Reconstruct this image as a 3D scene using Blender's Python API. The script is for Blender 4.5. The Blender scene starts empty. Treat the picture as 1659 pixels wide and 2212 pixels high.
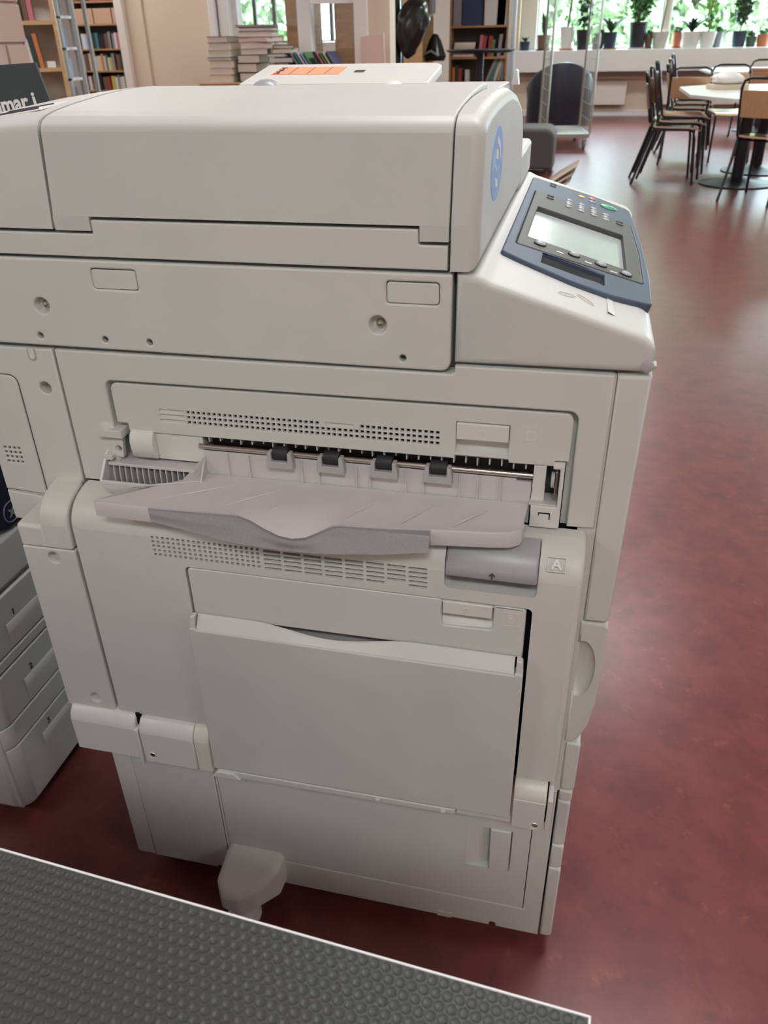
import bpy, bmesh, math, random
from mathutils import Vector, Matrix, noise

scene = bpy.context.scene
COL = scene.collection
rad = math.radians
RND = random.Random(11)

# ------------------------------------------------------------------ camera
cam_d = bpy.data.cameras.new('camera')
cam_d.sensor_fit = 'VERTICAL'
cam_d.sensor_height = 36.0
cam_d.lens = 1715.1 * 36.0 / 2212.0
cam_d.clip_start = 0.02
cam_d.clip_end = 200
cam_d.dof.use_dof = True
cam_d.dof.focus_distance = 0.92
cam_d.dof.aperture_fstop = 12.0
cam = bpy.data.objects.new('camera', cam_d)
COL.objects.link(cam)
RX = (0.97407773, 0.22545294, -0.01853504)
RD = (0.10039626, -0.50427815, -0.85768534)
RF = (-0.20271450, 0.83359134, -0.51384074)
cam.matrix_world = Matrix(((RX[0], -RD[0], -RF[0], 0.0),
                           (RX[1], -RD[1], -RF[1], -0.72),
                           (RX[2], -RD[2], -RF[2], 1.183),
                           (0, 0, 0, 1)))
scene.camera = cam

# ------------------------------------------------------------------ view / world
vs = scene.view_settings
vs.view_transform = 'Standard'
vs.look = 'None'
vs.gamma = 1.0
vs.use_curve_mapping = False
vs.exposure = 0.06
world = bpy.data.worlds.new('sky')
scene.world = world
world.use_nodes = True
wb = world.node_tree.nodes['Background']
wb.inputs['Color'].default_value = (0.78, 0.93, 1.08, 1)
wb.inputs['Strength'].default_value = 27.0
cy = scene.cycles
cy.max_bounces = 6
cy.diffuse_bounces = 4
cy.glossy_bounces = 3
cy.transmission_bounces = 4
cy.transparent_max_bounces = 8
cy.caustics_reflective = False
cy.caustics_refractive = False
cy.sample_clamp_indirect = 8.0
cy.use_adaptive_sampling = True
cy.adaptive_threshold = 0.06
cy.use_light_tree = False
LAMP_W = 43.0            # watts of every ceiling panel lamp
LAMP_COL = (0.965, 1.0, 1.0)

# ------------------------------------------------------------------ helpers
def tag(o, label=None, cat=None, group=None, kind=None):
    if label: o['label'] = label
    if cat: o['category'] = cat
    if group: o['group'] = group
    if kind: o['kind'] = kind
    return o

OFF = {}
def empty(name, loc=(0, 0, 0), rz=0.0, label=None, cat=None, group=None):
    o = bpy.data.objects.new(name, None)
    COL.objects.link(o)
    o.empty_display_size = 0.05
    o.location = loc
    o.rotation_euler = (0, 0, rz)
    return tag(o, label, cat, group)

def obj(name, me, mat, parent=None, label=None, cat=None, group=None, kind=None, loc=None, rot=None):
    o = bpy.data.objects.new(name, me)
    COL.objects.link(o)
    if mat is not None and len(me.materials) == 0:
        for m in (mat if isinstance(mat, (list, tuple)) else [mat]):
            me.materials.append(m)
    if parent is not None:
        o.parent = parent
        if parent.name in OFF:
            o.location = OFF[parent.name]
    if loc is not None:
        o.location = Vector(loc) + (o.location if parent is not None else Vector((0, 0, 0)))
    if rot is not None:
        o.rotation_euler = rot
    return tag(o, label, cat, group, kind)

def copy_tree(o, parent=None):
    c = o.copy()
    COL.objects.link(c)
    c.parent = parent
    for ch in list(o.children):
        copy_tree(ch, c)
    return c

def finish(bm, name, recalc=True, sharp=None):
    if recalc:
        bmesh.ops.recalc_face_normals(bm, faces=bm.faces)
    me = bpy.data.meshes.new(name)
    bm.to_mesh(me)
    bm.free()
    if sharp is not None:
        me.shade_smooth()
        me.set_sharp_from_angle(angle=rad(sharp))
    return me

def join(meshes, name='mesh'):
    """several meshes into one new mesh (used only for the pieces of ONE part)"""
    bm = bmesh.new()
    for m in meshes:
        bm.from_mesh(m)
    me = bpy.data.meshes.new(name)
    bm.to_mesh(me)
    bm.free()
    return me

def moved(me, mat):
    me.transform(mat)
    return me

def _off(pts, d):
    n = len(pts)
    out = []
    for i in range(n):
        p0, p1, p2 = pts[i - 1], pts[i], pts[(i + 1) % n]
        ax, ay = p1[0] - p0[0], p1[1] - p0[1]
        bx, by = p2[0] - p1[0], p2[1] - p1[1]
        la = math.hypot(ax, ay) or 1e-9
        lb = math.hypot(bx, by) or 1e-9
        n1 = (-ay / la, ax / la)
        n2 = (-by / lb, bx / lb)
        mx, my = n1[0] + n2[0], n1[1] + n2[1]
        lm = math.hypot(mx, my)
        if lm < 1e-6:
            mx, my, lm = n1[0], n1[1], 1.0
        mx /= lm; my /= lm
        c = max(0.35, mx * n1[0] + my * n1[1])
        out.append((p1[0] + mx * d / c, p1[1] + my * d / c))
    return out

def _area(p):
    return sum(p[i - 1][0] * p[i][1] - p[i][0] * p[i - 1][1] for i in range(len(p))) / 2

def rpoly(pts, r, n=5):
    """polygon with filleted corners; r one radius or one per corner"""
    m = len(pts)
    rs = r if isinstance(r, (list, tuple)) else [r] * m
    out = []
    for i in range(m):
        p0, p1, p2 = Vector(pts[i - 1]), Vector(pts[i]), Vector(pts[(i + 1) % m])
        if rs[i] <= 0:
            out.append(tuple(p1)); continue
        a = (p0 - p1); b = (p2 - p1)
        la, lb = a.length, b.length
        a.normalize(); b.normalize()
        ang = a.angle(b)
        t = min(rs[i] / math.tan(ang / 2), la * 0.49, lb * 0.49)
        rr = t * math.tan(ang / 2)
        bis = (a + b)
        if bis.length < 1e-6:
            out.append(tuple(p1)); continue
        bis.normalize()
        c = p1 + bis * (rr / math.sin(ang / 2))
        s = p1 + a * t - c
        e = p1 + b * t - c
        a0 = math.atan2(s.y, s.x); a1 = math.atan2(e.y, e.x)
        d = a1 - a0
        while d > math.pi: d -= 2 * math.pi
        while d < -math.pi: d += 2 * math.pi
        for k in range(n + 1):
            q = a0 + d * k / n
            out.append((c.x + rr * math.cos(q), c.y + rr * math.sin(q)))
    return out

def rect(x0, z0, x1, z1, r=0.0, n=4):
    p = [(x0, z0), (x1, z0), (x1, z1), (x0, z1)]
    return rpoly(p, r, n) if r > 0 else p

def circle(cx, cy, r, n=20, ry=None):
    ry = ry or r
    return [(cx + r * math.cos(2 * math.pi * k / n), cy + ry * math.sin(2 * math.pi * k / n)) for k in range(n)]

def _clean(l, bev):
    """merge fillet points that a bevel of this width would fold over"""
    for _ in range(6):
        o = _off(l, bev)
        n = len(l)
        flip = []
        for i in range(n):
            j = (i + 1) % n
            ax, ay = l[j][0] - l[i][0], l[j][1] - l[i][1]
            bx, by = o[j][0] - o[i][0], o[j][1] - o[i][1]
            flip.append(ax * bx + ay * by <= 1e-14)
        if not any(flip) or all(flip):
            return l
        s0 = next(i for i in range(n) if not flip[i])
        out = []
        k = 0
        while k < n:
            i = (s0 + 1 + k) % n          # vertex i; edge i goes to i+1; edge i-1 is not flipped
            if flip[i]:
                j = i; c = 0
                while flip[j % n]:
                    j += 1; c += 1
                j %= n
                p0, p1 = l[i - 1], l[i]
                q0, q1 = l[j], l[(j + 1) % n]
                d1 = (p1[0] - p0[0], p1[1] - p0[1]); d2 = (q1[0] - q0[0], q1[1] - q0[1])
                den = d1[0] * d2[1] - d1[1] * d2[0]
                if abs(den) < 1e-14:
                    out.append(((p1[0] + q0[0]) / 2, (p1[1] + q0[1]) / 2))
                else:
                    t = ((q0[0] - p0[0]) * d2[1] - (q0[1] - p0[1]) * d2[0]) / den
                    out.append((p0[0] + d1[0] * t, p0[1] + d1[1] * t))
                k += c + 1
            else:
                out.append(l[i]); k += 1
        l = out
    return l

PL = {'xz': lambda u, v, w: (u, w, v), 'yz': lambda u, v, w: (w, u, v), 'xy': lambda u, v, w: (u, v, w)}

def slab(outer, holes=(), a=0.0, b=0.01, plane='xz', bev=0.0012, seg=3, back=False, name='part', rev=False):
    """outline (with holes) extruded from a (front, bevelled) to b"""
    f = PL[plane]
    bm = bmesh.new()
    loops = []
    for k, l in enumerate([outer] + list(holes)):
        l = [tuple(p) for p in l]
        ar = _area(l)
        if (k == 0 and ar < 0) or (k > 0 and ar > 0):
            l = l[::-1]
        l = [p for i, p in enumerate(l) if math.hypot(p[0] - l[i - 1][0], p[1] - l[i - 1][1]) > 1e-6]
        if bev > 0:
            l = _clean(l, bev)
        loops.append(l)
    sg = 1.0 if b > a else -1.0
    rings_spec = []
    if bev > 0:
        for k in range(seg + 1):
            t = math.pi / 2 * k / seg
            rings_spec.append((bev * (1 - math.sin(t)), a + sg * bev * (1 - math.cos(t))))
    else:
        rings_spec.append((0.0, a))
    if back and bev > 0:
        for k in range(seg + 1):
            t = math.pi / 2 * (1 - k / seg)
            rings_spec.append((bev * (1 - math.sin(t)), b - sg * bev * (1 - math.cos(t))))
    else:
        rings_spec.append((0.0, b))
    allr = []
    for l in loops:
        rings = []
        for ins, w in rings_spec:
            pts = _off(l, ins) if ins > 1e-9 else l
            rings.append([bm.verts.new(f(p[0], p[1], w)) for p in pts])
        allr.append(rings)
        n = len(l)
        for i in range(len(rings) - 1):
            last = (i == (seg if bev > 0 else 0))
            for j in range(n):
                j2 = (j + 1) % n
                q = bm.faces.new((rings[i][j], rings[i][j2], rings[i + 1][j2], rings[i + 1][j]))
                ln = math.hypot(l[j][0] - l[j2][0], l[j][1] - l[j2][1])
                q.smooth = not (last and ln > 0.012)
    for idx in (0, -1):
        if len(loops) == 1:
            fc = bm.faces.new(allr[0][idx])
            fc.smooth = False
        else:
            es = []
            for rings in allr:
                r = rings[idx]
                for j in range(len(r)):
                    e = bm.edges.get((r[j], r[(j + 1) % len(r)]))
                    es.append(e)
            g = bmesh.ops.triangle_fill(bm, edges=es, use_beauty=True, use_dissolve=False)
            for fc in g['geom']:
                if isinstance(fc, bmesh.types.BMFace):
                    fc.smooth = False
    bmesh.ops.recalc_face_normals(bm, faces=bm.faces)
    for e in bm.edges:
        if len(e.link_faces) == 2:
            if e.calc_face_angle(0) > rad(40):
                e.smooth = False
    me = bpy.data.meshes.new(name)
    bm.to_mesh(me)
    bm.free()
    return me

def box(x0, x1, y0, y1, z0, z1, bev=0.0, seg=2, name='part'):
    bm = bmesh.new()
    bmesh.ops.create_cube(bm, size=1.0)
    for v in bm.verts:
        v.co = Vector((x0 + (v.co.x + .5) * (x1 - x0), y0 + (v.co.y + .5) * (y1 - y0), z0 + (v.co.z + .5) * (z1 - z0)))
    if bev > 0:
        big = set()
        bmesh.ops.bevel(bm, geom=list(bm.edges), offset=bev, segments=seg, profile=0.5, affect='EDGES')
        fs = sorted(bm.faces, key=lambda f: -f.calc_area())[:6]
        big = set(fs)
        for f in bm.faces:
            f.smooth = f not in big
    return finish(bm, name)

def grid(rows, closed_u=False, closed_v=False, caps=False, name='part', sharp=35, thick=0.0):
    """rows of points joined into a surface"""
    bm = bmesh.new()
    vv = [[bm.verts.new(p) for p in r] for r in rows]
    n, m = len(vv), len(vv[0])
    for i in range(n if closed_v else n - 1):
        for j in range(m if closed_u else m - 1):
            a, b = vv[i][j], vv[i][(j + 1) % m]
            c, d = vv[(i + 1) % n][(j + 1) % m], vv[(i + 1) % n][j]
            try:
                bm.faces.new((a, b, c, d))
            except ValueError:
                pass
    if caps:
        for r in (vv[0], vv[-1]):
            try:
                bm.faces.new(r)
            except ValueError:
                pass
    if thick:
        bmesh.ops.recalc_face_normals(bm, faces=bm.faces)
        bmesh.ops.solidify(bm, geom=list(bm.faces), thickness=thick)
    return finish(bm, name, True, sharp)

def tube(path, r, n=10, closed=False, name='part', caps=True):
    P = [Vector(p) for p in path]
    m = len(P)
    rs = r if isinstance(r, (list, tuple)) else [r] * m
    rows = []
    up = None
    for i in range(m):
        if closed:
            t = P[(i + 1) % m] - P[i - 1]
        else:
            t = P[min(i + 1, m - 1)] - P[max(i - 1, 0)]
        t.normalize()
        if up is None:
            up = Vector((0, 0, 1)) if abs(t.z) < 0.9 else Vector((1, 0, 0))
        s = t.cross(up)
        if s.length < 1e-5:
            s = t.cross(Vector((0, 1, 0)))
        s.normalize()
        up = s.cross(t).normalized()
        rows.append([P[i] + (s * math.cos(2 * math.pi * k / n) + up * math.sin(2 * math.pi * k / n)) * rs[i] for k in range(n)])
    return grid(rows, closed_u=True, closed_v=closed, caps=(caps and not closed), name=name, sharp=50)

def lathe(prof, n=24, axis='z', c=(0, 0, 0), name='part', sharp=35, caps=True):
    rows = []
    for r, h in prof:
        row = []
        for k in range(n):
            a = 2 * math.pi * k / n
            x, y = r * math.cos(a), r * math.sin(a)
            p = {'z': (x, y, h), 'x': (h, x, y), 'y': (x, h, y)}[axis]
            row.append((p[0] + c[0], p[1] + c[1], p[2] + c[2]))
        rows.append(row)
    return grid(rows, closed_u=True, caps=caps, name=name, sharp=sharp)

def bool_cut(me, cutters, name='part'):
    """cut real recesses into a mesh"""
    a = bpy.data.objects.new('tmp_a', me); COL.objects.link(a)
    cs = []
    for c in cutters:
        b = bpy.data.objects.new('tmp_b', c); COL.objects.link(b)
        md = a.modifiers.new('cut', 'BOOLEAN')
        md.operation = 'DIFFERENCE'; md.solver = 'EXACT'; md.object = b
        cs.append(b)
    dg = bpy.context.evaluated_depsgraph_get()
    dg.update()
    out = bpy.data.meshes.new_from_object(a.evaluated_get(dg), depsgraph=dg)
    out.materials.clear()
    for b in cs:
        bpy.data.objects.remove(b)
    bpy.data.objects.remove(a)
    out.name = name
    return out

def text_mesh(body, size, depth=0.0004, bold=0.0, align='CENTER', name='lettering'):
    cu = bpy.data.curves.new('txt', 'FONT')
    cu.body = body; cu.size = size; cu.extrude = depth / 2; cu.offset = bold
    cu.align_x = align; cu.align_y = 'CENTER'
    cu.resolution_u = 3
    o = bpy.data.objects.new('txt', cu); COL.objects.link(o)
    dg = bpy.context.evaluated_depsgraph_get(); dg.update()
    me = bpy.data.meshes.new_from_object(o.evaluated_get(dg), depsgraph=dg)
    bpy.data.objects.remove(o)
    me.materials.clear()
    me.name = name
    return me

def frame3(o, ex, ey, ez=None):
    ex = Vector(ex); ey = Vector(ey)
    ez = Vector(ez) if ez else ex.cross(ey)
    return Matrix(((ex.x, ey.x, ez.x, o[0]), (ex.y, ey.y, ez.y, o[1]), (ex.z, ey.z, ez.z, o[2]), (0, 0, 0, 1)))

# ------------------------------------------------------------------ materials
def mat(name, col, rough=0.5, metal=0.0, var=0.0, vscale=6.0, bump=0.0, bscale=400.0, coat=0.0, trans=0.0, spec=0.5, emit=None, col2=None, stretch=None, detail=3.0):
    m = bpy.data.materials.new(name)
    m.use_nodes = True
    nt = m.node_tree
    p = nt.nodes['Principled BSDF']
    p.inputs['Base Color'].default_value = (*col, 1)
    p.inputs['Roughness'].default_value = rough
    p.inputs['Metallic'].default_value = metal
    p.inputs['Specular IOR Level'].default_value = spec
    if coat: p.inputs['Coat Weight'].default_value = coat; p.inputs['Coat Roughness'].default_value = 0.12
    if trans: p.inputs['Transmission Weight'].default_value = trans
    if emit:
        p.inputs['Emission Color'].default_value = (*emit[0], 1)
        p.inputs['Emission Strength'].default_value = emit[1]
    tc = None
    if var or bump:
        tc = nt.nodes.new('ShaderNodeTexCoord')
        mp = nt.nodes.new('ShaderNodeMapping')
        nt.links.new(tc.outputs['Object'], mp.inputs['Vector'])
        if stretch: mp.inputs['Scale'].default_value = stretch
    if var:
        nz = nt.nodes.new('ShaderNodeTexNoise')
        nz.inputs['Scale'].default_value = vscale
        nz.inputs['Detail'].default_value = detail
        nt.links.new(mp.outputs['Vector'], nz.inputs['Vector'])
        rp = nt.nodes.new('ShaderNodeValToRGB')
        c2 = col2 or tuple(c * (1 - var) for c in col)
        rp.color_ramp.elements[0].position = 0.35
        rp.color_ramp.elements[1].position = 0.68
        rp.color_ramp.elements[0].color = (*c2, 1)
        rp.color_ramp.elements[1].color = (*col, 1)
        nt.links.new(nz.outputs['Fac'], rp.inputs['Fac'])
        nt.links.new(rp.outputs['Color'], p.inputs['Base Color'])
    if bump:
        nb = nt.nodes.new('ShaderNodeTexNoise')
        nb.inputs['Scale'].default_value = bscale
        nb.inputs['Detail'].default_value = 2.0
        nt.links.new(mp.outputs['Vector'], nb.inputs['Vector'])
        bp = nt.nodes.new('ShaderNodeBump')
        bp.inputs['Strength'].default_value = bump
        bp.inputs['Distance'].default_value = 0.0006
        nt.links.new(nb.outputs['Fac'], bp.inputs['Height'])
        nt.links.new(bp.outputs['Normal'], p.inputs['Normal'])
    return m

def glass_mat(name, tint=(1, 1, 1), refl=0.08):
    m = bpy.data.materials.new(name)
    m.use_nodes = True
    nt = m.node_tree
    nt.nodes.remove(nt.nodes['Principled BSDF'])
    out = nt.nodes['Material Output']
    tr = nt.nodes.new('ShaderNodeBsdfTransparent'); tr.inputs['Color'].default_value = (*tint, 1)
    gl = nt.nodes.new('ShaderNodeBsdfGlossy'); gl.inputs['Roughness'].default_value = 0.02
    mx = nt.nodes.new('ShaderNodeMixShader'); mx.inputs['Fac'].default_value = refl
    nt.links.new(tr.outputs[0], mx.inputs[1]); nt.links.new(gl.outputs[0], mx.inputs[2])
    nt.links.new(mx.outputs[0], out.inputs['Surface'])
    return m

M = {}
M['plastic'] = mat('printer_plastic', (0.65, 0.645, 0.61), 0.46, var=0.035, vscale=9, bump=0)
M['plastic2'] = mat('printer_plastic_pale', (0.71, 0.695, 0.665), 0.4, var=0.03, vscale=9, bump=0)
M['plastic_feed'] = mat('printer_plastic_feeder', (0.585, 0.58, 0.55), 0.46, var=0.03, vscale=9, bump=0)
M['plastic_warm'] = mat('printer_plastic_cream', (0.71, 0.685, 0.62), 0.4)
M['plastic_tray'] = mat('tray_plastic', (0.60, 0.57, 0.56), 0.42, var=0.04, vscale=14, bump=0)
M['plastic_scuff'] = mat('scuffed_plastic', (0.65, 0.645, 0.61), 0.46, var=0.10, vscale=7, bump=0, detail=6)
M['plastic_grey'] = mat('grey_plastic', (0.44, 0.425, 0.42), 0.45, bump=0)
M['latch_grey'] = mat('latch_grey', (0.37, 0.37, 0.385), 0.35)
M['silver'] = mat('translucent_grey', (0.36, 0.36, 0.37), 0.28, metal=0.35, var=0.18, vscale=900, coat=0.4)
M['chrome'] = mat('steel_shaft', (0.62, 0.58, 0.54), 0.22, metal=1.0)
M['screw'] = mat('screw_zinc', (0.55, 0.53, 0.42), 0.3, metal=1.0)
M['rubber'] = mat('black_rubber', (0.02, 0.02, 0.022), 0.6)
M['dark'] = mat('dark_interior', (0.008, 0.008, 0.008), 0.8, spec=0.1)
M['chassis'] = mat('chassis_grey', (0.10, 0.10, 0.098), 0.6)
M['navy'] = mat('navy_plastic', (0.075, 0.095, 0.145), 0.5, bump=0, spec=0.35)
M['navy_dark'] = mat('navy_dark', (0.02, 0.026, 0.055), 0.3)
M['bezel'] = mat('bezel_grey', (0.085, 0.082, 0.08), 0.5, spec=0.35)
M['screen'] = mat('screen_glass', (0.46, 0.50, 0.50), 0.2)  # pale base colour stands in for bright windows mirrored in the screen
M['key'] = mat('key_grey', (0.36, 0.36, 0.38), 0.35)
M['key_yellow'] = mat('key_yellow', (0.75, 0.52, 0.12), 0.3)
M['key_red'] = mat('key_red', (0.62, 0.20, 0.16), 0.3)
M['key_green'] = mat('key_green', (0.10, 0.36, 0.22), 0.25)
M['orange'] = mat('orange_label', (0.86, 0.36, 0.20), 0.6)
M['paper'] = mat('paper', (0.80, 0.77, 0.75), 0.7)
M['ink'] = mat('ink', (0.05, 0.05, 0.06), 0.6)
M['blue'] = mat('sticker_blue', (0.17, 0.33, 0.66), 0.4)
M['blue_pale'] = mat('sticker_pale_blue', (0.32, 0.45, 0.74), 0.4)
M['sticker_white'] = mat('sticker_white', (0.78, 0.76, 0.75), 0.5)
M['white'] = mat('white_paint', (0.78, 0.77, 0.77), 0.4)
M['edge_white'] = mat('edge_strip', (0.82, 0.80, 0.79), 0.4)
M['mat_rubber'] = mat('studded_rubber', (0.040, 0.041, 0.040), 0.40, bump=0.4, bscale=1500)
M['cream'] = mat('cream_wall', (0.72, 0.60, 0.46), 0.6, var=0.03, vscale=2)
M['cream2'] = mat('white_wall', (0.76, 0.70, 0.64), 0.6)
M['block'] = mat('painted_block', (0.76, 0.62, 0.53), 0.65, bump=0.6, bscale=160)
M['mortar'] = mat('mortar_paint', (0.66, 0.53, 0.45), 0.7)
M['ceil'] = mat('ceiling_white', (0.78, 0.77, 0.75), 0.8)
M['oak'] = mat('oak', (0.46, 0.25, 0.11), 0.45, var=0.25, vscale=5, stretch=(1, 1, 8))
M['oak_light'] = mat('light_oak', (0.56, 0.36, 0.17), 0.45, var=0.15, vscale=5, stretch=(1, 1, 8))
M['ply'] = mat('plywood', (0.58, 0.36, 0.20), 0.35, var=0.12, vscale=9, stretch=(1, 6, 1), coat=0.3)
M['ply_seat_sheen'] = mat('plywood_seat_sheen', (0.66, 0.50, 0.34), 0.22, var=0.10, vscale=9, stretch=(6, 1, 1), coat=0.8)  # lighter than the backrest plywood: window sheen painted into the seat colour
M['tubeblack'] = mat('black_steel', (0.012, 0.013, 0.016), 0.3)
M['iron'] = mat('black_iron', (0.012, 0.015, 0.024), 0.45)
M['tabletop'] = mat('white_laminate', (0.82, 0.82, 0.82), 0.25)
M['navy_cloth'] = mat('navy_leather', (0.016, 0.018, 0.032), 0.42)
M['grey_cloth'] = mat('grey_upholstery', (0.12, 0.115, 0.11), 0.8, bump=0.4, bscale=300)
M['galv'] = mat('galvanised', (0.42, 0.42, 0.38), 0.4, metal=0.7)
M['alu'] = mat('aluminium', (0.62, 0.66, 0.72), 0.35, metal=0.6)
M['shell'] = mat('beige_shell', (0.62, 0.53, 0.44), 0.22, coat=0.4)
M['cardboard'] = mat('cardboard', (0.50, 0.31, 0.20), 0.75)
M['plank'] = mat('brown_board', (0.52, 0.36, 0.29), 0.6)
M['bag'] = mat('black_bag', (0.012, 0.013, 0.013), 0.25)
M['fluff'] = mat('pale_fluff', (0.62, 0.52, 0.40), 0.8)
M['soil'] = mat('soil', (0.03, 0.02, 0.014), 0.9)
M['bark'] = mat('bark', (0.16, 0.10, 0.06), 0.8)
M['leaf'] = mat('leaf_green', (0.075, 0.20, 0.05), 0.45, var=0.4, vscale=12)
M['leaf_dark'] = mat('leaf_dark', (0.03, 0.085, 0.03), 0.45, var=0.3, vscale=12)
M['leaf_fresh'] = mat('leaf_fresh', (0.20, 0.42, 0.07), 0.45, var=0.3, vscale=12)
M['tree_leaf'] = mat('birch_leaf', (0.40, 0.52, 0.34), 0.6, var=0.35, vscale=1.2)
M['grass'] = mat('lawn', (0.22, 0.34, 0.12), 0.9, var=0.3, vscale=3)
M['pot_white'] = mat('pot_white', (0.74, 0.72, 0.71), 0.4)
M['pot_cream'] = mat('pot_cream', (0.56, 0.54, 0.50), 0.4)
M['pot_black'] = mat('pot_black', (0.018, 0.02, 0.026), 0.4)
M['pot_navy'] = mat('pot_navy', (0.03, 0.04, 0.075), 0.35)
M['pot_grey'] = mat('pot_grey', (0.20, 0.21, 0.22), 0.5)
M['pot_brown'] = mat('pot_brown', (0.16, 0.09, 0.065), 0.4)
M['pot_green'] = mat('pot_green', (0.06, 0.09, 0.08), 0.4)
M['terra'] = mat('terracotta', (0.42, 0.14, 0.07), 0.7)
M['sign'] = mat('sign_dark', (0.035, 0.045, 0.05), 0.45, var=0.2, vscale=9)
M['glass'] = glass_mat('window_glass', (0.97, 0.99, 0.98), 0.06)
M['red_cloth'] = mat('dark_red_cloth', (0.20, 0.03, 0.03), 0.7)
M['steel_grey'] = mat('grey_shelf_steel', (0.32, 0.33, 0.31), 0.5)
M['pages'] = mat('book_pages', (0.78, 0.71, 0.63), 0.8)

def floor_material():
    m = bpy.data.materials.new('red_linoleum')
    m.use_nodes = True
    nt = m.node_tree
    p = nt.nodes['Principled BSDF']
    tc = nt.nodes.new('ShaderNodeTexCoord')
    def nz(scale, detail, dist, rough=0.6):
        n = nt.nodes.new('ShaderNodeTexNoise')
        n.inputs['Scale'].default_value = scale
        n.inputs['Detail'].default_value = detail
        n.inputs['Roughness'].default_value = rough
        n.inputs['Distortion'].default_value = dist
        nt.links.new(tc.outputs['Object'], n.inputs['Vector'])
        return n
    def ramp(src, stops):
        r = nt.nodes.new('ShaderNodeValToRGB')
        el = r.color_ramp.elements
        el[0].position, el[0].color = stops[0][0], (*stops[0][1], 1)
        el[1].position, el[1].color = stops[-1][0], (*stops[-1][1], 1)
        for ps, c in stops[1:-1]:
            e = el.new(ps); e.color = (*c, 1)
        nt.links.new(src, r.inputs['Fac'])
        return r
    base = ramp(nz(11, 7, 0.2).outputs['Fac'], [(0.30, (0.130, 0.034, 0.036)), (0.5, (0.172, 0.044, 0.044)), (0.72, (0.215, 0.058, 0.052))])
    fleck = ramp(nz(20, 9, 0.25, 0.74).outputs['Fac'], [(0.575, (0, 0, 0)), (0.70, (0.55, 0.55, 0.55))])
    mx = nt.nodes.new('ShaderNodeMix'); mx.data_type = 'RGBA'
    nt.links.new(fleck.outputs['Color'], mx.inputs['Factor'])
    nt.links.new(base.outputs['Color'], mx.inputs['A'])
    mx.inputs['B'].default_value = (0.33, 0.11, 0.075, 1)
    dark = ramp(nz(26, 6, 0.2).outputs['Fac'], [(0.30, (0.80, 0.80, 0.84)), (0.46, (1, 1, 1))])
    mu = nt.nodes.new('ShaderNodeMix'); mu.data_type = 'RGBA'; mu.blend_type = 'MULTIPLY'
    mu.inputs['Factor'].default_value = 1.0
    nt.links.new(mx.outputs['Result'], mu.inputs['A'])
    nt.links.new(dark.outputs['Color'], mu.inputs['B'])
    nt.links.new(mu.outputs['Result'], p.inputs['Base Color'])
    p.inputs['Roughness'].default_value = 0.30
    p.inputs['Specular IOR Level'].default_value = 0.46
    nb = nz(6, 3, 0.2)
    bp = nt.nodes.new('ShaderNodeBump'); bp.inputs['Strength'].default_value = 0.05; bp.inputs['Distance'].default_value = 0.003
    nt.links.new(nb.outputs['Fac'], bp.inputs['Height'])
    nt.links.new(bp.outputs['Normal'], p.inputs['Normal'])
    return m
M['floor'] = floor_material()
BOOK_COLS = {'dark green': (0.02, 0.05, 0.04), 'navy blue': (0.025, 0.04, 0.11), 'red': (0.32, 0.05, 0.04), 'orange': (0.55, 0.19, 0.06),
             'white': (0.62, 0.60, 0.58), 'grey': (0.26, 0.25, 0.25), 'black': (0.016, 0.016, 0.018), 'brown': (0.16, 0.08, 0.05),
             'cream': (0.58, 0.50, 0.36), 'teal': (0.05, 0.20, 0.22), 'yellow': (0.55, 0.42, 0.08), 'pink': (0.52, 0.16, 0.20), 'pale blue': (0.30, 0.42, 0.62), 'green': (0.08, 0.24, 0.08)}
for k_, c_ in BOOK_COLS.items():
    M['book_' + k_] = mat('book_' + k_.replace(' ', '_'), c_, 0.45)
# ================================================================== THE ROOM
XL, XR, YB, YF, ZC = -11.0, 7.0, -3.6, 14.2, 3.1
def struct(name, me, m, parent=None):
    return obj(name, me, m, parent, kind='structure')

struct('floor', box(XL - .3, XR + .3, YB - .3, YF + .5, -0.12, 0.0), M['floor'])
struct('ceiling', box(XL - .3, XR + .3, YB - .3, YF + .5, ZC, ZC + .2), M['ceil'])
struct('wall_left', box(XL - .25, XL, YB - .3, YF + .4, 0, ZC), M['cream2'])
struct('wall_right', box(XR, XR + .25, YB - .3, YF + .4, 0, ZC), M['cream2'])
struct('wall_back', box(XL, XR, YB - .25, YB, 0, ZC), M['cream2'])

# far wall with the window openings
WINS = [(-0.97, 0.955), (1.035, 2.96), (3.04, 4.96), (5.04, 6.9), (-6.12, -5.02), (-4.62, -3.95)]
holes = []
for i, (a, b) in enumerate(WINS):
    z0 = 0.95 if i < 4 else 1.12
    holes.append(rect(a, z0, b, 2.75))
struct('wall_front', slab(rect(XL, 0, XR, ZC), holes, YF, YF + .3, 'xz', 0), M['cream2'])

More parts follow.
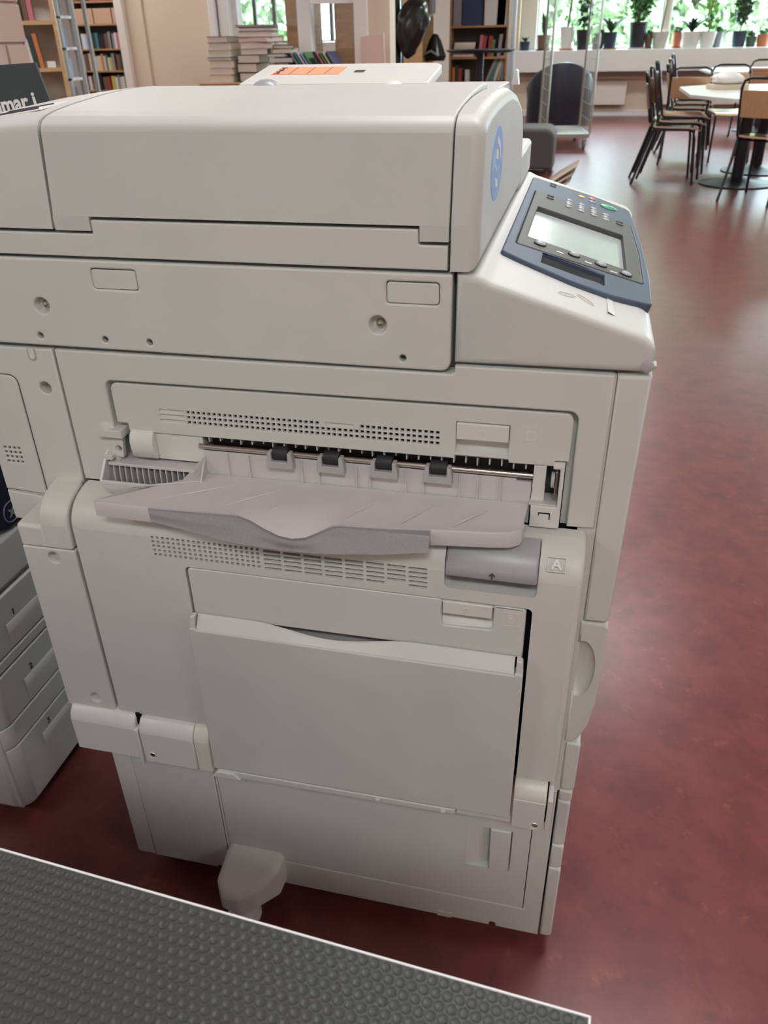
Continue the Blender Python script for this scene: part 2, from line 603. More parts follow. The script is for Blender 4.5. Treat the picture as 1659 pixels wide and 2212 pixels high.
def window(n, x0, x1, z0, z1, y, divs=(), horiz=(), fr=0.045, frame_mat='white', depth=0.09, portal=True):
    outer = rect(x0, z0, x1, z1)
    xs = [x0] + list(divs) + [x1]
    zs = [z0] + list(horiz) + [z1]
    hs = []
    for i in range(len(xs) - 1):
        for j in range(len(zs) - 1):
            hs.append(rect(xs[i] + fr, zs[j] + fr, xs[i + 1] - fr, zs[j + 1] - fr))
    w = struct('window_%d' % n, slab(outer, hs, y, y + depth, 'xz', 0.004, 2, back=True), M[frame_mat])
    for i in range(len(xs) - 1):
        for j in range(len(zs) - 1):
            obj('pane', box(xs[i] + fr - .005, xs[i + 1] - fr + .005, y + depth * .45, y + depth * .55, zs[j] + fr - .005, zs[j + 1] - fr + .005), M['glass'], w)
    if portal:
        ld = bpy.data.lights.new('window_portal_%d' % n, 'AREA')
        ld.shape = 'RECTANGLE'; ld.size = x1 - x0; ld.size_y = z1 - z0
        ld.cycles.is_portal = True
        lo = bpy.data.objects.new('window_portal_%d' % n, ld); COL.objects.link(lo)
        lo.location = ((x0 + x1) / 2, y + .3, (z0 + z1) / 2)
        lo.rotation_euler = (rad(-90), 0, 0)
    return w
for i, (a, b) in enumerate(WINS):
    if i < 4:
        window(i + 1, a + .002, b - .002, .952, 2.748, YF + .08, fr=0.035)
    else:
        window(i + 1, a + .002, b - .002, 1.122, 2.748, YF + .08, divs=[a + (b - a) * .36, a + (b - a) * .68], fr=0.03, frame_mat='chassis')

# window ledge: deep boxed-in sill, lower wall band, baseboard
ledge = struct('trim_1', slab(rpoly([(13.80, .65), (13.80, .945), (14.2, .945), (14.2, .65)], [.004, .012, 0, 0]), (), -1.28, XR, 'yz', 0), M['white'])
struct('trim_2', box(-1.28, XR, 14.10, 14.2, .53, .57, .004), M['cream'])
struct('wall_front_band', box(-1.28, XR, 14.155, 14.2, .09, .53), M['cream'])['kind'] = 'structure'
struct('baseboard_front', box(-1.28, XR, 14.13, 14.2, 0, .09, .005), M['white'])

# painted block wall on the left, every block a piece of its own; it ends at y = 4
pier = struct('wall_pier', box(-3.62, -3.222, 2.2, 3.982, 0, ZC), M['mortar'])
bm_a = box(-.1925, .1925, 0, .018, 0, .183, .006, 2, 'block_full')
bm_b = box(-.0925, .0925, 0, .018, 0, .183, .006, 2, 'block_half')
for k in range(15):
    z = .022 + k * .195
    ys = [(4.0 - .197 - .40 * j, bm_a) for j in range(4)] if k % 2 == 0 else [(4.0 - .097, bm_b)] + [(4.0 - .4 - .40 * j, bm_a) for j in range(4)]
    for y, me_ in ys:
        obj('block', me_, M['block'], pier, loc=(-3.204, y, z), rot=(0, 0, rad(90)))
    obj('block', bm_a, M['block'], pier, loc=(-3.41, 4.0, z), rot=(0, 0, rad(180)))

# inner partition with the glazed opening
part_outline = rect(-3.10, 0, -1.285, ZC)
struct('wall_partition', slab(part_outline, [rect(-2.36, .94, -1.475, 2.25)], 5.0, 5.16, 'xz', 0), M['cream'])
struct('trim_3', slab(rect(-3.152, 0, -3.095, 2.3, .004), (), 4.955, 5.18, 'xz', .006), M['cream2'])
struct('trim_4', slab(rect(-2.475, 0, -2.425, 2.6, .01), (), 4.93, 5.0, 'xz', .012), M['white'])
struct('trim_5', slab(rect(-2.415, .90, -2.350, 2.3, .006), (), 4.95, 5.02, 'xz', .008), M['white'])
struct('trim_6', slab(rect(-1.51, .90, -1.425, 2.3, .006), (), 4.97, 5.02, 'xz', .006), M['cream2'])
struct('trim_7', slab(rect(-2.98, 0, -2.965, ZC, .002), (), 4.985, 5.0, 'xz', .004), M['cream'])
window(7, -2.355, -1.48, .945, 2.245, 5.02, divs=[-1.857], fr=0.045, portal=False)
bl = struct('trim_8', box(-1.80, -1.50, 4.985, 5.01, 1.365, 2.2, .003), M['white'])

# ceiling panel lamps (above the frame)
def ceiling_lamp(x, y, w=1.2, d=.6):
    t = empty('ceiling_lamp', (x, y, ZC), label='flat white ceiling panel lamp, %s row, above %s' % (
        {-2.3: 'rearmost', .9: 'second', 4.4: 'middle', 7.9: 'fourth', 11.2: 'window-side'}[y],
        {-7.5: 'the far left bookshelves', -3.6: 'the left aisle', .3: 'the copier aisle', 4.2: 'the right-hand tables'}[x]), cat='lamp', group='ceiling panel lamps')
    obj('housing', slab(rect(-w / 2, -d / 2, w / 2, d / 2), [rect(-w / 2 + .03, -d / 2 + .03, w / 2 - .03, d / 2 - .03)], -.06, 0, 'xy', .003), M['white'], t)
    ld = bpy.data.lights.new('panel_light', 'AREA')
    ld.shape = 'RECTANGLE'; ld.size = w - .08; ld.size_y = d - .08
    ld.energy = LAMP_W; ld.color = LAMP_COL
    lo = bpy.data.objects.new('panel_light', ld); COL.objects.link(lo)
    lo.parent = t; lo.location = (0, 0, -.045)
for y_ in (-2.3, .9, 4.4, 7.9, 11.2):
    for x_ in (-7.5, -3.6, .3, 4.2):
        ceiling_lamp(x_, y_)

# outside
struct('ground_outside', box(-30, 30, YF + .5, 60, -.5, -.4), M['grass'])
def crown(n, rx, ry, rz, s, seed, z0):
    r = random.Random(seed)
    vs, fs = [], []
    for i in range(n):
        while True:
            p = Vector((r.uniform(-1, 1), r.uniform(-1, 1), r.uniform(-1, 1)))
            if p.length <= 1: break
        c = Vector((p.x * rx, p.y * ry, z0 + p.z * rz))
        a = Vector((r.gauss(0, 1), r.gauss(0, 1), r.gauss(0, 1))).normalized() * s * r.uniform(.6, 1.3)
        b = a.cross(Vector((r.gauss(0, 1), r.gauss(0, 1), r.gauss(0, 1)))).normalized() * s * .5
        k = len(vs)
        vs += [c - a, c + b, c + a, c - b]
        fs.append((k, k + 1, k + 2, k + 3))
    me = bpy.data.meshes.new('crown')
    me.from_pydata(vs, [], fs)
    return me
TREES = [(-2.6, 19.5, 'leafy birch outside the left end of the long window', 2.2), (2.0, 21.5, 'leafy birch outside the middle of the long window', 2.4),
         (7.0, 24.5, 'leafy birch outside the right end of the long window', 2.2), (-8.6, 21.0, 'leafy birch outside the windows behind the book piles', 2.0)]
TREES += [(-.4, 27.5, 'large tree filling the gap between the left and middle birches', 3.4), (5.0, 30.5, 'large tree filling the gap between the middle and right birches', 3.4), (-13.5, 27.0, 'large tree outside the far left windows', 3.6)]
for i, (x, y, lb, rr) in enumerate(TREES):
    t = empty('birch_tree', (x, y, -.4), 0, lb, 'tree', 'birches outside the windows')
    obj('trunk', tube([(0, 0, 0), (.05, 0, 1.5), (-.03, .05, 3.2), (0, 0, 5)], [.14, .12, .09, .03], 8), M['bark'], t)
    obj('crown', crown(8000, rr, 1.6, 2.6, .15, 40 + i, 2.9), M['tree_leaf'], t, kind='stuff')
# ================================================================== THE COPIER
PR = empty('multifunction_copier', (-.28, .32, 0), 0, 'large off-white multifunction copier seen from its left side, tray folded out', 'copier')
OFF[PR.name] = Vector((.28, -.32, 0))
pm, pm2 = M['plastic'], M['plastic2']
YA, YT, YH = -.048, -.063, -.060          # front planes of door A, bypass tray, hinge covers
DEP = .64                                  # machine width (runs away from the viewer)

# inner body, set back behind the covers
core = obj('chassis', join([box(-.640, .046, .030, DEP - .01, .36, .905), box(-.598, .045, .02, DEP - .01, .06, .36), box(-.64, -.10, .02, DEP - .01, .90, .995)]), M['chassis'], PR)

# ---- scanner side panel
hl = [rect(-.4735, .9683, -.4237, .9889, .003), rect(-.1684, .9681, -.1183, .9890, .003),
      circle(-.5386, .9478, .0085), circle(-.1773, .9469, .0085)]
for x in (-.5489, -.4724, -.4214, -.1531):
    hl.append(circle(x, .9152, .0032, 14))
sp = obj('scanner_side_panel', slab(rpoly([(-.66, .9045), (-.1068, .9045), (-.1068, .9968), (-.66, .9968)], [.002, .009, .002, .002]), hl, 0, .02, 'xz', .002), pm, PR)
for x0, z0, x1, z1 in ((-.4733, .9685, -.4239, .9885), (-.1682, .9683, -.1185, .9886)):
    obj('screw_cover', slab(rect(x0 + .0004, z0 + .0004, x1 - .0004, z1 - .0006, .003), (), .0006, .01, 'xz', .0008), pm, sp)
def screw(x, z, y, parent, r=.0042):
    s = obj('screw', join([lathe([(r, 0), (r, -.002), (r * .8, -.003)], 16, 'y', (x, y, z)), lathe([(r * .45, -.003), (r * .45, -.0045), (r * .3, -.0048)], 6, 'y', (x, y, z))]), M['screw'], parent)
    return s
for x, z in ((-.5386, .9478), (-.1773, .9469)):
    obj('screw_well', lathe([(.0086, .0012), (.0066, .009), (.0001, .0091)], 20, 'y', (x, 0, z), caps=False), pm, sp)
    screw(x + .001, z, .0085, sp)
for x in (-.5489, -.4724, -.4214, -.1531):
    obj('hole_bush', lathe([(.0033, .0008), (.003, .012), (.0001, .0121)], 12, 'y', (x, 0, .9152), caps=False), M['plastic_grey'], sp)

# ---- platen cover band
band = [(-.66, 1.0), (-.1116, 1.0), (-.1116, 1.0218), (-.1385, 1.0218), (-.1385, 1.0352), (-.4628, 1.0352), (-.4628, 1.0222), (-.66, 1.0222)]
obj('platen_cover_band', slab(rpoly(band, [.001, .001, .001, .0015, .0015, .0015, .0015, .001]), (), .0008, .05, 'xz', .0014), pm, PR)
obj('platen_cover', join([box(-.66, -.0835, .448, DEP - .003, .999, 1.045, .006, 3), box(-.655, -.112, .03, .46, .999, 1.036)]), pm, PR)

# ---- document feeder, three pieces along its length
FEED = [(0.0006, 1.0385), (.0105, 1.112), (.0122, 1.1165), (.0165, 1.1208), (.025, 1.1242), (.04, 1.1272), (.07, 1.1306), (.10, 1.1332), (.14, 1.1362), (.18, 1.1380), (.22, 1.1386), (.245, 1.1380), (.252, 1.134), (.252, 1.0385)]
def shear_y(z): return .0006 + max(0, z - 1.0385) * .135
feed = obj('feeder_cover', slab(FEED, (), -.1106, -.5028, 'yz', .0016, 3, back=True), M['plastic_feed'], PR)
for x0, x1 in ((-.1372, -.1110), (-.5024, -.4636)):
    obj('feeder_tab', box(x0, x1, .0004, .03, 1.0252, 1.0392), M['plastic_feed'], feed)
rows = []
for x, dz in ((-.5056, 0), (-.512, .0005), (-.54, .003), (-.58, .008), (-.64, .018), (-.67, .028)):
    r_ = []
    for j, (y, z) in enumerate(FEED[1:-1]):
        r_.append((x, y, z - dz * (1.0 if j > 3 else .6)))
    rows.append([(x, .0006, 1.0258)] + r_ + [(x, .252, 1.0258)])
rearf = obj('feeder_rear_cover', grid(rows, closed_u=True, caps=True, sharp=30), M['plastic_feed'], PR)
obj('instruction_label', moved(box(-.036, .036, -.026, .026, -.0004, .0006), frame3((-.560, .075, 1.1250), (1, 0, .135), (0, .998, .08))), M['paper'], rearf)
for k in range(5):
    obj('label_line', moved(box(-.03 + .004 * (k % 2), .03 - .006 * (k % 3), -.0008, .0008, 0, .0006), frame3((-.560, .056 + .009 * k, 1.1241 + .00072 * k), (1, 0, .135), (0, .998, .08))), M['ink'], rearf)
capo = [(0, .9998), (.0005, 1.04), (.0112, 1.110), (.0135, 1.1165), (.018, 1.121), (.028, 1.1252), (.06, 1.1295), (.12, 1.1330), (.20, 1.1342), (.27, 1.1325), (.34, 1.1245), (.40, 1.111), (.435, 1.096), (.455, 1.076), (.462, 1.045), (.458, 1.015), (.452, .9998)]
fcap = obj('feeder_front_cap', slab(capo, (), -.0838, -.1090, 'yz', .0115, 6), M['plastic_feed'], PR)
# oval sticker on the cap
def ell(yc, zc, a, b, n=40): return circle(yc, zc, a, n, b)
stk = obj('oval_sticker', slab(ell(.122, 1.0745, .052, .0335), (), -.0834, -.0845, 'yz', 0), M['blue'], fcap, label='oval blue printed sticker')
XS = -.08325
def sticker_piece(pts, m, nm, d=0):
    obj(nm, slab([(.122 + p[0], 1.0745 + p[1]) for p in pts], (), XS + d, -.0835, 'yz', 0), m, stk)
sticker_piece([(-.046, .010), (-.024, .018), (-.020, .002), (-.042, -.003)], M['blue_pale'], 'sticker_shade')
sticker_piece([(-.004, .026), (.022, .016), (.034, .002), (.030, -.002), (.018, .012), (-.006, .020)], M['sticker_white'], 'sticker_hand')
sticker_piece([(-.014, .015), (.004, .012), (.006, .003), (-.012, .006)], M['sticker_white'], 'sticker_phone')
sticker_piece([(-.020, .003), (-.004, -.004), (-.004, -.007), (-.020, .000)], M['sticker_white'], 'sticker_phone')
sticker_piece([(.012, -.003), (.015, -.003), (.028, -.018), (.024, -.018)], M['sticker_white'], 'sticker_arm')
sticker_piece([(-.018, -.010), (.006, -.015), (.014, -.022), (-.006, -.0215)], M['sticker_white'], 'sticker_page')
sticker_piece([(-.016, -.0262), (.018, -.0235), (.018, -.0255), (-.016, -.0285)], M['blue_pale'], 'sticker_caption')

# feeder flap with the orange label, document tray behind it
ca, sa = math.cos(rad(8.5)), math.sin(rad(8.5))
FM = frame3((-.29, .262, 1.1305), (1, 0, 0), (0, ca, sa))
flap = obj('document_flap', moved(slab(rpoly([(-.112, 0), (.112, 0), (.112, .112), (-.112, .112)], [.004, .004, .02, .004]), (), .008, 0, 'xy', .002), FM), pm2, PR)
olab = obj('orange_label', moved(box(-.088, -.004, .048, .090, .0079, .0086), FM), M['orange'], flap, label='orange printed sticker')
for k in range(3):
    obj('label_rule', moved(box(-.066 + .022 * k, -.0653 + .022 * k, .050, .088, .0085, .0088), FM), M['red_cloth'], olab)
for k in range(7):
    obj('label_print', moved(box(-.086 + .002 * (k % 2), -.079 - .001 * (k % 3), .0505 + .0056 * k, .0537 + .0056 * k, .0085, .0089), FM), M['ink'], olab)
obj('small_code_label', moved(box(.012, .024, .058, .070, .0079, .0085), FM), M['bezel'], flap)
obj('feed_wheel_cover', lathe([(.0001, .012), (.006, .0115), (.012, .009), (.0165, .004), (.018, -.002)], 24, 'z', (-.358, .236, 1.1325)), M['latch_grey'], PR)
obj('feed_button', lathe([(.0001, .005), (.005, .0045), (.009, .0015), (.0095, -.004)], 20, 'z', (-.212, .240, 1.1365)), M['sticker_white'], PR)
obj('document_tray', moved(slab(rpoly([(-.52, .40), (-.12, .40), (-.12, .625), (-.52, .625)], .01), (), 1.1225, 1.113, 'xy', .002), Matrix.Identity(4)), M['plastic_tray'], PR)
obj('paper_guide', slab(rpoly([(-.1165, 1.119), (-.106, 1.119), (-.1085, 1.137), (-.1115, 1.139)], [.0005, .0005, .002, .002]), (), .596, .624, 'xz', .0008), pm2, PR)

# ---- control console
cons = [(-.1033, .9128), (.0775, .9150), (.0796, .930), (.0780, .940), (.0690, .9490), (.0205, .9640), (-.0341, .9805), (-.0720, .9920), (-.0820, .9968), (-.1033, .9978)]
console = obj('control_console', slab(rpoly(cons, [.001, .004, .01, .012, .02, .05, .05, .03, .01, .001]), (), 0, DEP - .004, 'xz', .007, 5), M['plastic_feed'], PR)
SL = math.atan(.30)
E1 = Vector((math.cos(SL), 0, -math.sin(SL)))
PN = Vector((math.sin(SL), 0, math.cos(SL)))
PM_ = Matrix(((E1.x, 0, PN.x, -.0525), (0, 1, 0, 0), (E1.z, 0, PN.z, .9898), (0, 0, 0, 1)))
def U(x): return (x + .0525) / math.cos(SL)
pan = rpoly([(U(-.0735), .104), (U(-.050), .094), (U(.0), .079), (U(.04), .077), (U(.0785), .092), (U(.0815), .20), (U(.0795), .38), (U(.0715), .575), (U(.02), .592), (U(-.0745), .585)], [.006, .02, .03, .03, .012, .2, .2, .014, .05, .008])
bz = rpoly([(U(-.0632), .150), (U(.0725), .160), (U(.0735), .30), (U(.0685), .462), (U(-.0640), .482)], [.004, .006, .1, .006, .004])
scr = rect(U(-.0540), .196, U(.0555), .376, .003)
rec = rpoly([(U(-.0335), .1085), (U(.0308), .1025), (U(.0308), .146), (U(-.0335), .151)], .002)
cuts_ = [moved(slab(_off(bz if _area(bz) > 0 else bz[::-1], -.0005), (), .02, -.0105, 'xy', 0), PM_), moved(slab(rec if _area(rec) > 0 else rec[::-1], (), .02, -.0125, 'xy', 0), PM_)]
cm_ = bool_cut(console.data, cuts_, 'console')
cm_.materials.append(M['plastic_feed'])
console.data = cm_
panel = obj('control_panel', moved(slab(pan, [bz, rec], .0012, -.012, 'xy', .002), PM_), M['navy'], console)
obj('panel_bezel', moved(slab(_off(bz if _area(bz) > 0 else bz[::-1], .0006), [scr], .0018, -.01, 'xy', .0012), PM_), M['bezel'], console)
obj('touch_screen', moved(slab(rect(U(-.0545), .195, U(.056), .377), (), -.0045, -.008, 'xy', 0), PM_), M['screen'], console)
obj('card_slot', moved(slab(rect(U(-.034), .101, U(.0312), .1515), (), -.010, -.0118, 'xy', 0), PM_), M['navy_dark'], console)
obj('card_slot_ramp', moved(slab(rpoly([(U(-.004), .104), (U(.030), .1025), (U(.030), .128), (U(.012), .128)], [.004, .002, .002, .012]), (), -.0042, -.011, 'xy', .001), PM_), M['navy'], console)
slot_mark = [(U(.009), .1085), (U(.024), .1075), (U(.024), .1195), (U(.009), .1205)]
obj('slot_mark', moved(slab(slot_mark, [_off(slot_mark, .0011)], -.0038, -.0042, 'xy', 0), PM_), M['ink'], console)
obj('slot_arrow', moved(slab([(U(.012), .1135), (U(.0165), .1125), (U(.0175), .116), (U(.0215), .1115), (U(.0175), .1145), (U(.0165), .1145)], (), -.0038, -.0042, 'xy', 0), PM_), M['ink'], console)
def keycap(x, y, rx, ry, m, h=.0018, nm='key', base=.0012):
    rows = []
    for s, z in ((1.0, -.001), (1.0, h * .4), (.85, h * .8), (.55, h), (.02, h * 1.05)):
        rows.append([(U(x) + rx * s * math.cos(2 * math.pi * k / 18), y + ry * s * math.sin(2 * math.pi * k / 18), base + z) for k in range(18)])
    obj(nm, moved(grid(rows, closed_u=True, caps=True, sharp=40), PM_), m, panel)
def ring(x, y, rx, ry, base=.0013):
    obj('key_surround', moved(slab(circle(U(x), y, rx + .0012, 18, ry + .0012), [circle(U(x), y, rx + .0001, 18, ry + .0001)], base + .0012, base - .001, 'xy', 0), PM_), M['rubber'], panel)
for x, y in ((-.0392, .177), (-.0024, .1795), (.0268, .1775), (.0537, .1735)):
    keycap(x, y, .0058, .0062, M['key'], .003, base=.0018)
    ring(x, y, .0058, .0062, .0018)
for i in range(3):
    for j in range(4):
        keycap(-.0170 + .0172 * i, .488 - .0165 * j - .0, .0046, .0052, M['key'], base=.0018 if .488 - .0165 * j < .46 else .0012)
for j in range(3):
    keycap(.0341, .472 - .0165 * j, .0046, .0052, M['key'], base=.0014)
for x, y in ((-.0433, .572), (-.0433, .556), (-.0425, .470), (-.0425, .452), (.0531, .452), (.0531, .436)):
    keycap(x, y, .0050, .0046, M['bezel'], base=.0019 if y < .475 else .0012)
keycap(-.0008, .549, .0052, .0058, M['key_yellow'])
keycap(.0149, .560, .0052, .0058, M['key_red'])
keycap(.0149, .537, .0050, .0054, M['key'])
keycap(.0385, .534, .0125, .012, M['key_green'], .003)
for x, y, w in ((-.017, .1725, .006), (.0135, .1705, .005), (.0405, .1675, .005)):
    obj('key_caption', moved(box(U(x) - .004, U(x) + .004, y - .0016, y + .0016, .0016, .0019), PM_), M['sticker_white'], panel)
# raised paper-clip marks and the notch of the clip tray on the pale slope
def slope_pt(x, y, h=0.0):
    z = .9805 - .3022 * (x + .0341) + h
    return (x, y, z)
for cx_, cy_, ang, l_, w_ in ((-.004, .043, 20, .0085, .0042), (.0135, .047, -52, .0125, .0030)):
    path = []
    for k in range(27):
        t = k / 26 * 2.1 * math.pi
        lx = l_ * math.cos(t) * (1 - .15 * (k > 20)); ly = w_ * math.sin(t)
        a_ = rad(ang)
        path.append(slope_pt(cx_ + lx * math.cos(a_) - ly * math.sin(a_), cy_ + lx * math.sin(a_) + ly * math.cos(a_), .0007))
    obj('clip_relief', tube(path, .00045, 6), M['plastic_warm'], console)
obj('clip_tray_step', grid([[slope_pt(.034, .030, .0004), slope_pt(.034, .085, .0004)], [slope_pt(.0345, .030, .0018), slope_pt(.034, .085, .0006)], [slope_pt(.041, .029, .0002), slope_pt(.039, .084, .0001)]], sharp=20), pm2, console)
obj('console_pin', join([lathe([(.0058, .002), (.0058, -.0012), (.004, -.002)], 18, 'y', (.0735, 0, .9222)), box(.0755, .0818, -.0018, .012, .9205, .9240, .0012)]), M['plastic_grey'], PR)

# ---- main side cover with the opening for door D
outl = [(-.5365, .7428), (-.4838, .7428), (-.4838, .8692), (.0186, .8722), (.0186, .7440), (.0466, .7450), (.0466, .9112), (-.1022, .9105), (-.1022, .9020), (-.5365, .9003)]
obj('main_side_cover', slab(rpoly(outl, [.001, .001, .009, .009, .001, .001, .001, .001, .004, .001]), (), 0, .03, 'xz', .0018), pm, PR)
obj('opening_liner', slab(rect(-.49, .809, .030, .880), (), .0125, .0145, 'xz', 0), pm, PR)
obj('opening_liner', box(.0120, .030, .0125, .0145, .740, .809), pm, PR)
obj('front_filler', box(.0300, .0486, .0035, .02, .345, .9100), pm, PR)
# door D
dd = [(-.4790, .8198), (-.4662, .8196), (-.4662, .8102), (-.0998, .8112), (-.0998, .8150), (-.0452, .8150), (-.0452, .8112), (.0006, .8117), (.0006, .8180), (.0142, .8182), (.0142, .8690), (-.4790, .8662)]
dholes = []
pit = .00608
xk = -.3934
while xk < -.1150:
    for r_i, zc in enumerate((.8378, .8319, .8260)):
        if r_i == 0 and -.2425 < xk < -.2045: continue
        dholes.append(rect(xk, zc - .0019, xk + .0036, zc + .0019))
    xk += pit
for zc in (.8378, .8319, .8260):
    dholes.append(rect(-.4254, zc - .0018, -.3962, zc + .0018))
dholes.append(rect(-.236, .8361, -.2065, .8395))
dholes.append(rect(-.0992, .8172, -.0458, .8524, .0006))
doorD = obj('door', slab(rpoly(dd, [.001, .001, .0015, .001, .001, .001, .001, .001, .001, .001, .008, .008]), dholes, .0015, .012, 'xz', .0009, 2), pm, PR, label='cover panel marked D')
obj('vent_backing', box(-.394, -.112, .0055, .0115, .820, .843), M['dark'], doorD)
for b_ in ((-.428, -.3935, .0032, .006, .822, .842), (-.2375, -.205, .0032, .006, .835, .8405)):
    obj('vent_blank', box(*b_), pm, doorD)
lt = obj('latch', slab(rect(-.0985, .8338, -.0464, .8517, .0006), (), -.0006, .006, 'xz', .0012), pm2, doorD)
obj('latch_scoop', grid([[(-.0992, .0148, .851), (-.0458, .0148, .851)], [(-.0992, .0165, .829), (-.0458, .0165, .829)], [(-.0992, .012, .8215), (-.0458, .012, .8215)], [(-.0992, .0022, .8172), (-.0458, .0022, .8172)]], sharp=60), pm, doorD)
def arrow(x, z, s, y, parent, m, h=.0005):
    pts = [(-.12, -.5), (.12, -.5), (.12, .12), (.42, -.14), (.42, .14), (0, .5), (-.42, .14), (-.42, -.14), (-.12, .12)]
    obj('arrow_mark', slab([(x + p[0] * s, z + p[1] * s) for p in pts], (), y - h, y + .001, 'xz', .0002, 2), m, parent)
arrow(-.0723, .8428, .0085, -.0006, lt, pm2)
def letter(ch, x, z, size, y, parent, m, sq=.009):
    t = text_mesh(ch, size, .0008, .0003)
    t = moved(t, Matrix.Translation((x, y, z)) @ Matrix.Rotation(rad(90), 4, 'X'))
    obj('letter_mark', t, m, parent)
    o_ = rect(x - sq, z - sq, x + sq, z + sq)
    obj('letter_frame', slab(o_, [_off(o_, .0005)], y - .0003, y + .0006, 'xz', 0), m, parent)
letter('D', -.0246, .8421, .0170, .0015, doorD, pm2, .0095)

# ---- paper exit throat behind the folded-out tray
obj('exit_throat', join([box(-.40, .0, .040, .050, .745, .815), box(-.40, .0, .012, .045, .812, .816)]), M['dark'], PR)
shaft = obj('roller_shaft', lathe([(.0001, -.384), (.0031, -.384), (.0031, -.0195), (.0001, -.0195)], 16, 'x', (0, .003, .7985)), M['chrome'], PR)
for x in (-.2885, -.2315, -.1735, -.1160):
    obj('exit_roller', lathe([(.0032, x - .0085), (.0072, x - .0085), (.0078, x - .007), (.0078, x + .007), (.0072, x + .0085), (.0032, x + .0085)], 20, 'x', (0, .003, .7985)), M['rubber'], shaft)
    br = [(x - .0150, .7835), (x + .0150, .7835), (x + .0150, .7930), (x + .0130, .8020), (x + .0092, .8020), (x + .0092, .7915), (x - .0092, .7915), (x - .0092, .8020), (x - .0130, .8020), (x - .0150, .7930)]
    obj('roller_bracket', slab(br, (), -.0062, .004, 'xz', .0008), M['plastic_grey'], PR)
bw_top = [(-.3785, .7935)]
bwo = [(-.3800, .742), (-.0205, .742), (-.0205, .7905), (-.036, .7905), (-.036, .7935), (-.3800, .7935)]
wall = obj('exit_guide_wall', slab(bwo, (), .0030, .010, 'xz', .0006), M['plastic_tray'], PR)
for x in (-.352, -.327, -.266, -.247, -.205, -.190, -.151, -.132, -.094, -.075, -.052):
    obj('guide_rib', box(x - .0009, x + .0009, .0005, .006, .762, .7925, .0004, 1), M['plastic_tray'], wall)
for k in range(30):
    x = -.372 + k * .0123
    obj('ejector_tooth', box(x - .0008, x + .0008, .004 + .002 * (k % 3), .016, .8035 + .0012 * (k % 4 == 1), .8125, .0003, 1), pm2 if k % 3 else M['plastic_grey'], PR)
# left end: curved block, pocket with louvres, hinge clip
obj('throat_block', slab([(.0025, .813), (-.0035, .808), (-.0062, .800), (-.0058, .791), (-.0035, .782), (.002, .7775), (.03, .777), (.03, .813)], (), -.4365, -.4645, 'yz', .0012, 3, back=True), pm2, PR)
obj('throat_cover', slab(rpoly([(-.4365, .7765), (-.3800, .7765), (-.3800, .8098), (-.4365, .8090)], [.001, .001, .001, .001]), (), .0045, .03, 'xz', .001), pm2, PR)
rimz = .7570
obj('pocket_rim', slab(rpoly([(-.026, rimz - .004), (-.0225, rimz - .004), (-.0225, rimz + .001), (-.026, rimz + .001)], .0008), (), -.4985, -.4020, 'yz', .0004, 2, back=True), pm2, PR)
obj('pocket_bowl', grid([[(x0, y, z), (-.4010, y, z)] for x0, y, z in ((-.4985, -.0255, rimz - .002), (-.4960, -.0262, .7500), (-.4900, -.0245, .7430), (-.4790, -.0195, .7370), (-.4650, -.010, .7330))], sharp=60, thick=.0015), pm, PR)
obj('pocket_end', slab(rpoly([(-.0255, rimz - .003), (-.0255, rimz + .001), (-.016, .7690), (-.004, .7830), (.004, .7860), (.004, .745)], [0, .001, .004, .004, .002, 0]), (), -.4995, -.4965, 'yz', .0006, 2, back=True), pm2, PR)
obj('pocket_shelf', slab(rpoly([(-.4955, -.010), (-.388, -.010), (-.3835, .008), (-.3835, .03), (-.4955, .03)], [.003, .002, .002, .001, .001]), (), .7735, .7705, 'xy', .0008), M['plastic_tray'], PR)
for k in range(13):
    x = -.4900 + k * .0072
    obj('louvre', grid([[(x + .006 * t, -.008 - .009 * math.sin(t * 1.5), .7702 - .0245 * t), (x + .006 * t + .0014, -.008 - .009 * math.sin(t * 1.5), .7702 - .0245 * t), (x + .006 * t + .0014, .006, .7702 - .0245 * t), (x + .006 * t, .006, .7702 - .0245 * t)] for t in (0, .25, .5, .75, 1.0)], closed_u=True, caps=True, sharp=40), M['plastic_grey'], PR)
obj('pocket_back', box(-.496, -.384, .007, .012, .744, .7702), M['chassis'], PR)
obj('hinge_clip', join([slab(rpoly([(-.5015, .8040), (-.4715, .8040), (-.4715, .8130), (-.4890, .8130)], .0006), (), -.008, .012, 'xz', .0008),
                        slab(rpoly([(-.4910, .7790), (-.4780, .7770), (-.4740, .8060), (-.4900, .8060)], .001), [circle(-.4820, .7880, .0040, 14)], -.002, .004, 'xz', .0006),
                        box(-.4985, -.4885, -.009, .001, .7760, .7815, .0008)]), pm, PR)
obj('clip_bump', lathe([(.0001, -.0016), (.006, -.0013), (.0095, .0002), (.0098, .001)], 20, 'y', (-.4935, 0, .8110)), pm, PR)
